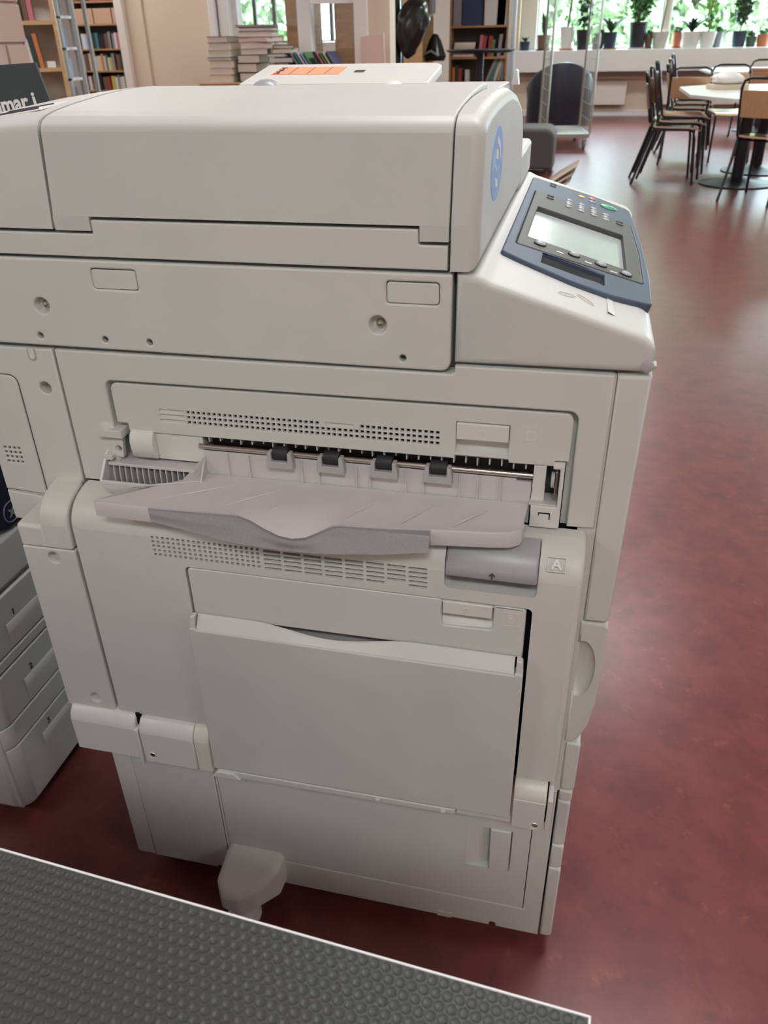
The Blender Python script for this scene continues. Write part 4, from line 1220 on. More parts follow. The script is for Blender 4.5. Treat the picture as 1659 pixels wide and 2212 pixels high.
def row_of_books(x0, x1, y, z, hmax, where, seed, cols, group, lean=0.0, rz=0.0, tmin=.018, tmax=.045, gap=.12, limit=20):
    r = random.Random(seed)
    x, k = x0, 0
    while k < limit:
        t = r.uniform(tmin, tmax); h = hmax * r.uniform(.72, 1.0); d = r.uniform(.13, .18)
        if x + t > x1: break
        c = cols[k % len(cols)] if r.random() < .7 else r.choice(list(BOOK_COLS))
        if r.random() < gap: x += r.uniform(.02, .05)
        place_book(c, t, h, d, (x0 + (x - x0) * math.cos(rz), y + (x - x0) * math.sin(rz), z), (0, lean, rz), '%s book, %s from left, %s' % (c, ORD[k], where), group)
        x += t + .0015; k += 1

def bookcase(name, x0, x1, y0, y1, z1, shelves, label, m='oak', rz=0.0, back='chassis', th=.022, cat='bookcase', group=None):
    t = empty(name, ((x0 + x1) / 2, (y0 + y1) / 2, 0), rz, label, cat, group)
    w, d = (x1 - x0) / 2, (y1 - y0) / 2
    for s in (-1, 1):
        obj('side', box(s * w - th / 2 - s * th / 2, s * w + th / 2 - s * th / 2, -d, d, 0, z1, .002, 1), M[m], t)
    obj('back', box(-w + th, w - th, d - .008, d, .03, z1 - .01), M[back], t)
    for z in shelves:
        obj('shelf', box(-w + th, w - th, -d, d - .008, z - th, z, .002, 1), M[m], t)
    obj('top_board', box(-w + th, w - th, -d, d, z1 - th, z1, .002, 1), M[m], t)
    return t

# near bookcase behind the block wall, turned towards the aisle
NB = rad(31)
def nb(dx, dy=0.0):
    """point on the near bookcase: dx from its right front corner along the front, dy into it"""
    return (-4.262 + dx * math.cos(NB) - dy * math.sin(NB), 6.0 + dx * math.sin(NB) + dy * math.cos(NB))
t = bookcase('bookcase', -5.16, -4.24, 6.0, 6.30, 2.1, [.08, .36, .685, 1.012, 1.342, 1.68], 'light oak bookcase directly beside the painted block wall', 'oak_light', rz=NB, back='cream2', th=.03)
t.location = (*nb(-.46, .15), 0)
for (dx0, dx1, z, h, wh, sd_, cl, ln) in ((-.42, -.16, 1.342, .24, 'upper shelf beside the block wall', 3, ['red', 'brown', 'pink', 'cream', 'grey'], 0), (-.46, -.14, 1.012, .25, 'middle shelf beside the block wall', 4, ['white', 'navy blue', 'orange', 'orange', 'red'], -5), (-.48, -.27, .685, .24, 'lower shelf beside the block wall', 5, ['cream', 'green', 'black'], 0)):
    p0 = nb(dx0, .03)
    row_of_books(p0[0], p0[0] + (dx1 - dx0), p0[1], z, h, wh, sd_, cl, 'books beside the block wall', lean=rad(ln), rz=NB, tmin=.022, tmax=.04)
p0 = nb(-.10, .02)
obj('bookend', join([box(-.032, .032, 0, .004, 0, .045, .002, 1), box(-.032, -.029, 0, .08, 0, .045)]), M['white'], None, 'small white bookend on the middle shelf beside the block wall', 'bookend', loc=(p0[0], p0[1], 1.0125), rot=(0, 0, NB))

# narrow grey steel shelf rack
t = empty('steel_shelf_rack', (-6.12, 9.15, 0), 0, 'narrow grey steel shelf rack between the two oak bookcases on the left', 'shelf rack')
for x in (-.30, -.02, .18):
    obj('post', box(x - .02, x + .02, -.15, -.11, 0, 2.2, .003, 1), M['steel_grey'], t)
    obj('post', box(x - .02, x + .02, .11, .15, 0, 2.2, .003, 1), M['steel_grey'], t)
for z in (.50, .82, 1.14, 1.46, 1.78):
    obj('shelf', box(-.30, .0, -.15, .15, z - .03, z, .003, 1), M['white'], t)
for i, z in enumerate((.50, .82, 1.14, 1.46)):
    row_of_books(-6.36, -6.16, 9.02, z, .25, '%s shelf from below of the steel rack' % ['lowest', 'second', 'third', 'top'][i], 20 + i, ['pale blue', 'white', 'navy blue', 'grey', 'pale blue'], 'books on the steel rack', tmin=.025, tmax=.05)

# far oak bookcase on the left
FZ = [.26, .54, .806, 1.098, 1.422, 1.714]
bookcase('bookcase', -7.80, -6.72, 12.0, 12.30, 2.1, FZ, 'dark oak bookcase seen beyond the white door frame', 'oak')
sets = {.26: ['brown', 'red', 'cream'], .54: ['cream', 'white', 'black', 'black', 'brown', 'orange', 'yellow', 'red', 'grey'], .806: ['grey', 'brown', 'cream', 'cream', 'yellow', 'black', 'white', 'teal', 'yellow', 'yellow'],
        1.098: ['grey', 'white', 'grey', 'dark green', 'dark green', 'teal', 'black', 'black', 'brown', 'grey']}
for i, z in enumerate((.26, .54, .806, 1.098)):
    row_of_books(-7.76, -6.76, 12.02, z, .24, '%s shelf from below, far oak bookcase' % ['lowest', 'second', 'third', 'fourth'][i], 31 + i, sets[z], 'books in the far oak bookcase', tmin=.03, tmax=.07, limit=20)
for k in range(3):
    o = obj('magazine_box', slab(rpoly([(0, 0), (.29, 0), (.29, .20), (0, .20)], .004), (), 0, .24, 'xz', .003), M['cardboard'], None, '%s pale cardboard magazine box on the upper shelf of the far oak bookcase' % ['left', 'middle', 'right'][k], 'box', 'boxes on the far oak bookcase', loc=(-7.74 + .31 * k, 12.02, 1.422))
obj('red_parcel', box(-.14, .14, 0, .2, 0, .17, .02, 3), M['book_pink'], None, 'pink-red parcel on the top shelf of the far oak bookcase', 'parcel', loc=(-7.33, 12.03, 1.714))

# red chair half hidden behind the copier
rc_ = empty('red_chair', (-6.15, 11.0, 0), 0, 'dark red upholstered chair whose back shows just above the copier at the left', 'chair')
obj('backrest', grid([[(-.25 + .5 * k / 12, .02 * math.cos(k / 12 * math.pi), z) for z in (.45, .55 + .06 * math.sin(math.pi * k / 12))] for k in range(13)], thick=.05, sharp=50), M['red_cloth'], rc_)
obj('seat', box(-.25, .25, -.48, -.02, .38, .45, .03, 3), M['red_cloth'], rc_)
for x in (-.21, .21):
    for y in (-.44, -.04):
        obj('leg', tube([(x, y, 0), (x, y, .39)], .014, 8), M['tubeblack'], rc_)

# oak cabinets in the room behind the glazed partition
for x0, x1, lb in ((-2.34, -1.93, 'right'), (-2.80, -2.56, 'left')):
    bookcase('cabinet', x0, x1, 7.4, 7.75, 2.3, [.4, .8], '%s dark oak cabinet behind the glazed partition' % lb, 'oak', back='oak', cat='cabinet', group='cabinets behind the partition')
    obj('door', box(x0 + .02, x1 - .02, 7.385, 7.40, .05, 2.25, .003, 1), M['oak'], bpy.data.objects['cabinet' if lb == 'right' else 'cabinet.001'], loc=(-(x0 + x1) / 2, -7.575, 0))

# counter under the glazed partition with piled books
ct = empty('counter', (-1.83, 4.72, 0), 0, 'low oak counter with book piles under the glazed partition', 'counter')
obj('worktop', box(-.55, .56, -.26, .23, .925, .955, .004, 2), M['oak'], ct)
obj('front_panel', box(-.53, .54, -.22, -.20, .0, .925), M['oak'], ct)
obj('side', box(-.53, -.51, -.20, .21, .0, .925), M['oak'], ct)
obj('side', box(.52, .54, -.20, .21, .0, .925), M['oak'], ct)
CZ = .9555
def flat_book(col, x, y, z, w, d, t, rz, label, group='books piled on the counter', tilt=0.0):
    """book lying flat, fore-edge (pages) to the viewer"""
    c = .003
    prof = [(0, 0), (d, 0), (d, t), (0, t), (0, t - c), (d - c, t - c), (d - c, c), (0, c)]
    cov = slab(prof, (), 0, w, 'yz', 0)
    pg = box(.004, w - .004, .004, d - c, c, t - c)
    bm = bmesh.new(); bm.from_mesh(cov); n0 = len(bm.faces); bm.from_mesh(pg); bm.faces.ensure_lookup_table()
    for f in bm.faces[n0:]: f.material_index = 1
    bmesh.ops.translate(bm, vec=(-w / 2, -d / 2, 0), verts=bm.verts)
    me = bpy.data.meshes.new('book'); bm.to_mesh(me); bm.free()
    return obj('book', me, [M['book_' + col], M['pages']], None, label, 'book', group, loc=(x, y, z), rot=(0, tilt, rz))
z = CZ
for k, (c, t, w) in enumerate((('cream', .042, .150), ('white', .036, .150), ('cream', .038, .152), ('grey', .018, .15), ('white', .036, .146), ('cream', .038, .140), ('brown', .034, .125))):
    flat_book(c, -2.250 + .004 * (k % 3 - 1), 4.62, z, w, .21, t, rad(2 * (k % 3 - 1)), '%s book, %s from the bottom of the left counter stack' % (c, ORD[k])); z += t + .0006
z = CZ
for k, (c, t, w, dx, rz) in enumerate((('black', .05, .12, -.055, 4), ('black', .05, .13, -.05, -3), ('dark green', .045, .14, -.05, 5), ('white', .030, .17, -.015, 8), ('cream', .034, .20, .0, 10), ('pink', .028, .20, .01, -6), ('white', .026, .21, -.005, 12), ('navy blue', .022, .21, .0, 12), ('brown', .012, .24, -.01, 16))):
    flat_book(c, -2.035 + dx, 4.66, z, w, .22, t, rad(rz), '%s book, %s from the bottom of the tallest counter pile' % (c, ORD[k])); z += t + .0006
z = CZ
for k, (c, t, w, dx, rz) in enumerate((('green', .026, .17, 0, 4), ('cream', .028, .19, .01, -8), ('cream', .024, .20, -.01, 12), ('brown', .020, .18, 0, -4), ('black', .030, .16, .01, 10), ('teal', .02, .17, 0, -14), ('cream', .024, .16, .01, 6), ('dark green', .018, .17, .0, 18))):
    flat_book(c, -1.865 + dx, 4.62, z, w * .72, .20, t, rad(rz), '%s book, %s from the bottom of the pile left of the cardboard trays' % (c, ORD[k])); z += t + .0006
z = CZ
for k in range(4):
    flat_book('navy blue', -1.765, 4.54, z, .078, .12, .020, rad(3 * k - 4), 'navy blue booklet, %s from the bottom before the cardboard trays' % ORD[k]); z += .0206
for k, (x0, x1) in enumerate(((-1.715, -1.585), (-1.575, -1.430))):
    bx = empty('cardboard_tray', ((x0 + x1) / 2, 4.62, CZ), 0, '%s shallow cardboard tray of leaning magazines on the counter' % ['left', 'right'][k], 'box', 'cardboard trays on the counter')
    w = (x1 - x0) / 2
    for nm, b in (('tray_bottom', (-w, w, -.13, .13, 0, .004)), ('tray_wall', (-w, w, -.13, -.126, .0045, .06)), ('tray_wall', (-w, w, .126, .13, .0045, .06)), ('tray_wall', (-w, -w + .004, -.125, .125, .0045, .06)), ('tray_wall', (w - .004, w, -.125, .125, .0045, .06))):
        obj(nm, box(*b), M['cardboard'], bx)
    cols = [['grey', 'teal', 'white', 'pale blue', 'green'], ['black', 'pink', 'green', 'cream', 'navy blue']][k]
    for j, c in enumerate(cols):
        o = obj('magazine', book_mesh(.010, .17, .20), [M['book_' + c], M['pages']], None, '%s magazine leaning %s from the left in the %s cardboard tray' % (c, ORD[j], ['left', 'right'][k]), 'magazine', 'magazines in the cardboard trays',
                loc=(x0 + .012 + j * .021, 4.52, CZ + .010), rot=(0, rad(-34), 0))
obj('leaning_board', moved(slab(rect(-.075, 0, .075, .245), (), 0, .018, 'xz', .002), Matrix.Translation((-1.345, 4.80, .9555)) @ Matrix.Rotation(rad(-6), 4, 'Y') @ Matrix.Rotation(rad(-14), 4, 'X')), M['plank'], None, 'brown board leaning on the wall at the right end of the counter', 'board')

# bookcases in the middle background
bookcase('bookcase', -1.695, -1.010, 10.0, 10.32, 2.05, [.30, .695, .955, 1.27, 1.62], 'oak bookcase of folders and books behind the black round bar table', 'oak')
t = bookcase('bookcase', -2.43, -1.71, 9.47, 9.83, 2.05, [.25, .60, .93, 1.39, 1.72], 'light oak bookcase standing side-on to the left of the black bar table', 'oak_light', rz=rad(90))
t.location = (-2.075, 9.70, 0)
row_of_books(-1.66, -1.42, 10.03, .695, .18, 'lowest visible shelf behind the bar table', 51, ['white', 'dark green', 'red'], 'books behind the bar table', tmin=.03, tmax=.05)
x = -1.26
for k, (c, ln) in enumerate((('grey', 24), ('teal', 22), ('cream', 18), ('grey', 14), ('grey', 10))):
    place_book(c, .035, .27, .18, (x, 10.04, .71), (0, rad(ln), 0), '%s folder leaning %s from left, lowest visible shelf behind the bar table' % (c, ORD[k]), 'folders behind the bar table'); x += .045
z = .9555
for k, (c, t_) in enumerate((('brown', .03), ('black', .03), ('cream', .035), ('cream', .022), ('white', .03))):
    flat_book(c, -1.53, 10.13, z, .25, .19, t_, rad(4 * k - 6), '%s book, %s from the bottom of the flat stack behind the bar table' % (c, ORD[k]), 'books behind the bar table'); z += t_ + .0006
row_of_books(-1.36, -1.04, 10.03, .955, .23, 'middle shelf behind the bar table', 53, ['white', 'red', 'cream', 'dark green', 'grey', 'white', 'pink'], 'books behind the bar table', lean=rad(6), tmin=.025, tmax=.045)
for k, (x, w, c, hh) in enumerate(((-1.66, .09, 'grey', .28), (-1.56, .25, 'navy blue', .33), (-1.30, .29, 'white', .30), (-1.16, .10, 'cream', .3))):
    place_book(c, w if k != 2 else .28, hh, .012 if k in (1, 2) else .16, (x, 10.03 + (.05 if k == 1 else 0), 1.27), (0, rad(2) if k == 3 else 0, 0), ['grey binder', 'large navy blue folder with gold seal', 'white leaflet standing face-out', 'cream book at the right'][k] + ' on the upper shelf behind the bar table', 'books behind the bar table')
row_of_books(-1.93, -1.76, 9.46, 1.39, .22, 'upper shelf of the side-on light oak bookcase', 55, ['cream', 'green', 'grey', 'cream'], 'books in the side-on bookcase', tmin=.03, tmax=.05)
cb = obj('camera_bag', lathe([(.0001, .0), (.11, .0), (.13, .05), (.10, .12), (.07, .20), (.03, .26), (.0001, .27)], 14, 'z', (-1.80, 9.62, .9305)), M['bag'], None, 'black bag with grey straps on the shelf of the side-on bookcase', 'bag')
obj('strap', tube([(-1.90, 9.49, 1.0), (-1.82, 9.478, 1.03), (-1.74, 9.50, .98)], .014, 6), M['pot_grey'], cb)

# black bar table
bt_ = empty('bar_table', (-1.09, 8.1, 0), 0, 'tall black round bar table in front of the oak bookcase', 'table')
obj('tabletop', lathe([(.0001, 1.03), (.28, 1.03), (.325, 1.045), (.33, 1.055), (.325, 1.06), (.0001, 1.06)], 40), M['iron'], bt_)
obj('post', tube([(0, 0, .02), (0, 0, 1.03)], .035, 16), M['iron'], bt_)
obj('foot_plate', lathe([(.0001, .0), (.24, .0), (.24, .01), (.05, .03), (.0001, .031)], 32), M['iron'], bt_)

# coat stand with a black bag
cs = empty('coat_stand', (-1.42, 5.9, 0), 0, 'black coat stand next to the cream wall', 'coat stand')
obj('pole', tube([(-.05, 0, .0), (-.06, 0, 1.75)], .016, 10), M['tubeblack'], cs)
obj('pole', tube([(.03, .05, .0), (.0, .04, 1.75)], .014, 10), M['tubeblack'], cs)
obj('base', lathe([(.0001, 0), (.20, 0), (.20, .015), (.0001, .02)], 28), M['tubeblack'], cs)
obj('folded_canopy', grid([[(-.04 + r_ * math.cos(a_ * math.pi / 8) * (1 + .25 * (a_ % 2)), r_ * math.sin(a_ * math.pi / 8) * (1 + .25 * (a_ % 2)), z_) for a_ in range(16)] for r_, z_ in ((.02, .55), (.045, .8), (.05, 1.1), (.045, 1.5), (.02, 1.72))], closed_u=True, caps=True, sharp=60), M['bag'], cs)
bm = bmesh.new()
bmesh.ops.create_icosphere(bm, subdivisions=4, radius=1)
for v in bm.verts:
    p = v.co.copy()
    n_ = noise.noise(p * 2.1) * .18 + noise.noise(p * 5) * .05
    tz = (p.z + 1) / 2
    v.co = Vector((p.x * (.075 + .07 * tz) * (1 + n_) + .05 * (tz - .5), p.y * .10 * (1 + n_), p.z * .185 * (1 + n_ * .4)))
obj('plastic_bag', finish(bm, 'bag', True, 80), M['bag'], None, 'glossy black bag hanging from the coat stand', 'bag', loc=(-1.305, 5.80, 1.225))
# pale tuft behind the feeder
bm = bmesh.new()
r = random.Random(5)
for k in range(260):
    a0 = r.uniform(0, math.tau); rr = r.uniform(0, .07)
    p0 = Vector((rr * math.cos(a0), rr * math.sin(a0), 0))
    d = Vector((p0.x * 1.2 + r.uniform(-.05, .05), p0.y * 1.2, .055 - rr * .35 + r.uniform(-.01, .01)))
    w = Vector((.0025, 0, 0))
    q = [bm.verts.new(c) for c in (p0 - w, p0 + w, p0 + d + w * .3, p0 + d - w * .3)]
    bm.faces.new(q)
fl = empty('fluffy_tuft', (-1.255, 5.25, 0), 0, 'pale fluffy tuft just visible behind the copier feeder', 'tuft')
obj('fluff', finish(bm, 'fluff'), M['fluff'], fl, kind='stuff', loc=(0, 0, .955))
obj('handle', tube([(0, 0, 0), (0, 0, .958)], .012, 8), M['oak_light'], fl)

# aluminium partition posts
for x, d_ in ((-.895, 'left'), (-.855, 'right')):
    obj('partition_post', box(x - .014, x + .014, 8.97, 9.03, 0, ZC, .004, 2), M['alu'], None, '%s of two slim aluminium posts right of the bookcases' % d_, 'post', 'aluminium posts')
obj('side_jamb', box(-1.28, -1.22, 14.0, 14.2, .946, ZC), M['cream'], None)['kind'] = 'structure'

# ================================================================== RIGHT-HAND SIDE
def roll_cage():
    t = empty('roll_cage', (-.30, 10.14, 0), rad(8), 'galvanised roll cage with mesh sides in front of the navy armchair', 'roll cage')
    w, l = .25, .49
    dk = obj('deck_frame', slab(rect(-w, -l, w, l), [rect(-w + .02, -l + .02, w - .02, l - .02)], .172, .130, 'xy', .003), M['galv'], t)
    for k in range(15):
        y = -l + .03 + k * (2 * l - .06) / 14
        obj('deck_bar', box(-w + .02, w - .02, y - .02, y + .02, .152, .166, .002, 1), M['galv'], dk)
    for sx in (-1, 1):
        pts = [(sx * w, -l, .17), (sx * w, -l, 1.62), (sx * w, -l + .06, 1.68), (sx * w, l - .06, 1.68), (sx * w, l, 1.62), (sx * w, l, .17)]
        fr = obj('side_frame', tube(pts, .013, 8), M['galv'], t)
        for k in range(9):
            z = .30 + k * .155
            obj('wire', tube([(sx * w, -l, z), (sx * w, l, z)], .0035, 5), M['galv'], fr)
        for k in range(5):
            y = -l + .16 * (k + 1)
            obj('wire', tube([(sx * w, y, .17), (sx * w, y, 1.68)], .0035, 5), M['galv'], fr)
    for sx in (-1, 1):
        for sy in (-1, 1):
            x, y = sx * (w - .05), sy * (l - .05)
            c = obj('castor', lathe([(.0001, -.014), (.046, -.014), (.05, -.01), (.05, .01), (.046, .014), (.0001, .014)], 16, 'x', (x, y, .0505)), M['pot_grey'], t)
            obj('fork', join([box(x - .022, x - .017, y - .02, y + .02, .04, .13), box(x + .017, x + .022, y - .02, y + .02, .04, .13), box(x - .022, x + .022, y - .025, y + .025, .122, .130)]), M['galv'], c)
    obj('strap', grid([[(w + .02 * math.sin(k / 8 * 3), -l - .02, 1.20 - .022 * k), (w + .035 + .02 * math.sin(k / 8 * 3), -l - .02, 1.20 - .022 * k)] for k in range(9)], thick=.006), M['rubber'], t)
roll_cage()

def armchair():
    t = empty('armchair', (-.44, 11.6, 0), rad(8), 'navy leather tub armchair seen from behind, below the window ledge', 'armchair')
    rows = []
    for k in range(19):
        a = math.pi * (0 + k / 18)
        cx_, cy_ = -.42 * math.cos(a), -.38 * math.sin(a) ** .6
        hb = .60 + .25 * math.sin(a) ** 1.2
        nx, ny = math.cos(a), math.sin(a)
        row = []
        for o_, z in ((0, .10), (.0, .4), (-.02, hb - .05), (.0, hb), (.05, hb + .005), (.085, hb - .04), (.09, .42), (.09, .2)):
            row.append((cx_ + nx * o_ * 1.0, cy_ + ny * o_, z))
        rows.append(row)
    obj('shell_back', grid(rows, closed_u=True, caps=True, sharp=50), M['navy_cloth'], t)
    obj('seat_cushion', box(-.28, .28, -.26, .34, .22, .44, .05, 4), M['navy_cloth'], t)
    for x in (-.27, .27):
        for y in (-.22, .26):
            obj('leg', tube([(x, y, 0), (x, y, .23)], [.014, .02], 10), M['tubeblack'], t)
armchair()

ot = empty('pouffe', (-.585, 7.95, 0), 0, 'grey upholstered pouffe with rounded corners beside the copier feeder', 'pouffe')
obj('cushion', slab(rpoly([(-.28, .05), (.28, .05), (.28, .41), (-.28, .41)], [.01, .01, .09, .09], 6), (), -.28, .28, 'xz', .03, 4, back=True), M['grey_cloth'], ot)
for x in (-.22, .22):
    for y in (-.22, .22):
        obj('leg', tube([(x, y, 0), (x, y, .052)], .018, 10), M['pot_brown'], ot)

# stacked beige chairs with curved backs just behind the control console
def shell_chair(k):
    t = empty('shell_chair', (0, 3.0 + .0 * k, 0), 0, '%s of the stacked glossy beige chairs behind the control console' % ['topmost', 'middle', 'lowest'][k], 'chair', 'stacked beige chairs')
    ox, oz = -.012 * k, -.030 * k
    prof = [(-.46, .44), (-.38, .425), (-.30, .44), (-.24, .52), (-.20, .595), (-.155, .647), (-.11, .680), (-.07, .702), (-.030, .7185)]
    th_ = [.012, .014, .016, .020, .024, .024, .022, .018, .010]
    rows = []
    for (x, z), h in zip(prof, th_):
        x += ox; z += oz
        row = []
        for q in range(16):
            a_ = 2 * math.pi * q / 16
            yy = .085 * math.copysign(abs(math.cos(a_)) ** .6, math.cos(a_)) if abs(math.cos(a_)) > 1e-6 else 0
            nn = h * math.copysign(abs(math.sin(a_)) ** .8, math.sin(a_)) if abs(math.sin(a_)) > 1e-6 else 0
            row.append((x + nn * .45, yy - .0, z - h + nn * .8))
        rows.append(row)
    obj('seat_shell', grid(rows, closed_u=True, caps=True, sharp=70), M['shell'], t)
    for x, y in ((-.42, -.06), (-.42, .06), (-.27, -.06), (-.27, .06)):
        obj('leg', tube([(x * 1.05 + ox, y * 2.4, 0), (x + ox, y, .425 + oz - (.03 if x < -.3 else .0))], .010, 8), M['chrome'], t)
for k in range(3): shell_chair(k)

# ---- tube-frame plywood chairs
def make_chair():
    t = empty('school_chair', (0, 0, 0))
    for s in (-1, 1):
        y = .185 * s
        obj('leg', tube([(.235, y * 1.05, 0), (.20, y, .36), (.185, y, .425), (.15, y, .443), (-.13, y, .443)], .011, 8), M['tubeblack'], t)
        obj('leg', tube([(-.285, y * 1.08, 0), (-.20, y, .28), (-.155, y, .44)], .011, 8), M['tubeblack'], t)
    obj('back_frame', tube([(-.13, -.185, .443), (-.165, -.187, .47), (-.195, -.19, .60), (-.235, -.19, .80), (-.248, -.17, .85), (-.252, -.12, .868), (-.252, .12, .868), (-.248, .17, .85), (-.235, .19, .80), (-.195, .19, .60), (-.165, .187, .47), (-.13, .185, .443)], .011, 8), M['tubeblack'], t)
    obj('stretcher', tube([(-.10, -.185, .435), (-.10, .185, .435)], .009, 6), M['tubeblack'], t)
    rows = []
    for i in range(9):
        s = i / 8
        x = -.165 + .40 * s
        z = .462 + .012 * (1 - s) ** 2 - .02 * max(0, s - .8) ** 2 * 25
        rows.append([(x, v * .195, z - .008 * (1 - v * v)) for v in (-1, -.6, -.2, .2, .6, 1)])
    obj('seat', grid(rows, thick=.011, sharp=60), M['ply_seat_sheen'], t)
    rows = []
    for i in range(7):
        z = .60 + .185 * i / 6
        x = -.195 - (z - .60) * .21
        rows.append([(x - .004 + .03 * (1 - v * v) * -.6, v * .185, z) for v in (-1, -.6, -.2, .2, .6, 1)])
    obj('backrest', grid(rows, thick=.010, sharp=60), M['ply'], t)
    return t
proto = make_chair()
CH = [(.70, 7.42, 0, 0, 'plywood chair with black tube frame, lowest of the near stack left of the white table', 'near chair stack'),
      (.735, 7.43, .045, 2, 'plywood chair with black tube frame, middle of the near stack left of the white table', 'near chair stack'),
      (.77, 7.44, .09, 0, 'plywood chair with black tube frame, topmost of the near stack left of the white table', 'near chair stack'),
      (1.02, 9.55, 0, 0, 'plywood chair at the bottom of the farther stack beyond the white table', 'farther chair stack'),
      (1.04, 9.56, .045, 1, 'plywood chair in the middle of the farther stack beyond the white table', 'farther chair stack'),
      (1.06, 9.57, .09, 0, 'plywood chair on top of the farther stack beyond the white table', 'farther chair stack'),
      (.95, 8.75, 0, 84, 'plywood chair with its back to the viewer at the left end of the white table', 'chairs at the white table'),
      (1.38, 6.58, 0, 58, 'nearest plywood chair at the right edge, its leg reaching out over the red floor', 'chairs at the white table'),
      (1.40, 8.95, 0, -84, 'plywood chair on the far side of the white table, behind the paper heap', 'chairs at the white table'),
      (1.95, 10.9, 0, 95, 'plywood chair at the farther table near the window ledge', 'chairs at the farther table')]
for i, (x, y, z, a, lb, g) in enumerate(CH):
    o = proto if i == 0 else copy_tree(proto)
    o.location = (x, y, z); o.rotation_euler = (0, 0, rad(a))
    tag(o, lb, 'chair', g)

def white_table(x, y, outline, label, bases):
    t = empty('white_table', (x, y, 0), 0, label, 'table', 'white tables by the window')
    obj('tabletop', slab(outline, (), .725, .698, 'xy', .004, 3), M['tabletop'], t)
    for bx_, by_ in bases:
        obj('post', tube([(bx_, by_, .03), (bx_, by_, .698)], .05, 16), M['iron'], t)
        obj('foot_plate', lathe([(.0001, 0), (.315, 0), (.315, .012), (.12, .035), (.06, .06), (.0001, .061)], 40, 'z', (bx_, by_, 0)), M['iron'], t)
        obj('spreader', lathe([(.0001, .66), (.06, .66), (.16, .685), (.16, .697), (.0001, .6975)], 24, 'z', (bx_, by_, 0)), M['iron'], t)
white_table(1.45, 7.5, rpoly([(-.66, -.45), (-.38, -.98), (.55, -.98), (.85, -.45), (.85, .75), (.45, 1.0), (-.38, 1.0), (-.66, .65)], .08), 'white laminate table with black pedestal at the right edge', [(-.13, -.16), (.15, .62)])
white_table(2.1, 11.9, rpoly([(-.70, -.6), (.9, -.6), (.9, .7), (-.70, .7)], .15), 'farther white table just below the window ledge', [(.1, .0)])
# heap of papers and a crumpled plastic bag on the table
bm = bmesh.new()
bmesh.ops.create_icosphere(bm, subdivisions=3, radius=1)
for v in bm.verts:
    p = v.co.copy(); n_ = noise.noise(p * 2.7) * .3
    v.co = Vector((p.x * .13 * (1 + n_), p.y * .10, max(-.035, p.z * .06 * (1 + n_))))
obj('plastic_bag', finish(bm, 'bag', True, 50), M['pot_white'], None, 'crumpled grey-white plastic bag on the white table', 'bag', loc=(1.16, 7.75, .80))
obj('paper_stack', moved(box(-.15, .15, -.11, .11, 0, .038, .003, 1), Matrix.Translation((1.16, 7.74, .7255)) @ Matrix.Rotation(rad(14), 4, 'Z')), M['book_cream'], None, 'stack of cream paper under the plastic bag on the white table', 'paper')
obj('open_booklet', moved(box(-.13, .13, -.09, .09, 0, .008, .001, 1), Matrix.Translation((1.35, 7.1, .7255)) @ Matrix.Rotation(rad(-9), 4, 'Z')), M['paper'], None, 'thin white booklet lying near the front of the white table', 'booklet')

# radiators under the ledge
for k, (x0, x1) in enumerate(((-.30, .52), (.95, 2.6))):
    t = empty('radiator', ((x0 + x1) / 2, 14.06, 0), 0, '%s cream panel radiator under the window ledge' % ['left', 'right'][k], 'radiator', 'radiators under the ledge')
    w = (x1 - x0) / 2
    obj('panel', slab(rect(-w, .17, w, .50, .01), (), -.04, .04, 'xz', .008), M['cream2'], t)
    obj('top_grille', box(-w + .01, w - .01, -.035, .035, .497, .505), M['cream'], t)
    obj('bracket', box(-w + .1, -w + .14, .038, .085, .2, .45), M['cream'], t)

# ---- plants on the ledge
LZ = .9455
def pot(t, r0, r1, h, m, saucer=None, sq=False):
    n = 28
    z0 = .012 if saucer else 0
    obj('pot', lathe([(.0001, z0), (r0, z0), (r0 + (r1 - r0) * .5, z0 + h * .5), (r1, z0 + h), (r1 * .93, z0 + h), (r1 * .90, z0 + h * .90), (.0001, z0 + h * .90)], n), M[m], t)
    obj('soil', lathe([(.0001, z0 + h * .905), (r1 * .89, z0 + h * .905), (r1 * .5, z0 + h * .93), (.0001, z0 + h * .935)], 20), M['soil'], t)
    if saucer:
        obj('saucer', lathe([(.0001, 0), (r0 * 1.25, 0), (r0 * 1.45, .018), (r0 * 1.38, .018), (r0 * 1.2, .011), (.0001, .011)], n), M[saucer], t)
    return z0 + h * .92
def blades(n, L, w, spread, z, seed, droop=.6):
    r = random.Random(seed); vs, fs = [], []
    for i in range(n):
        a = i * 2.39996 + r.uniform(-.3, .3); l = L * r.uniform(.7, 1.1)
        d = Vector((math.cos(a), math.sin(a), 0)); s = Vector((-d.y, d.x, 0))
        base = len(vs)
        for k in range(7):
            q = k / 6
            p = d * (l * spread * q) + Vector((0, 0, z + l * (q - droop * q * q)))
            ww = w * math.sin(math.pi * min(.98, .15 + .83 * q)) + .001
            vs += [p - s * ww, p + s * ww]
            if k: fs.append((base + 2 * k - 2, base + 2 * k - 1, base + 2 * k + 1, base + 2 * k))
    me = bpy.data.meshes.new('leaves'); me.from_pydata(vs, [], fs); me.shade_smooth(); return me
def bush(n, rx, rz, s, z, seed):
    return crown(n, rx, rx, rz, s, seed, z)
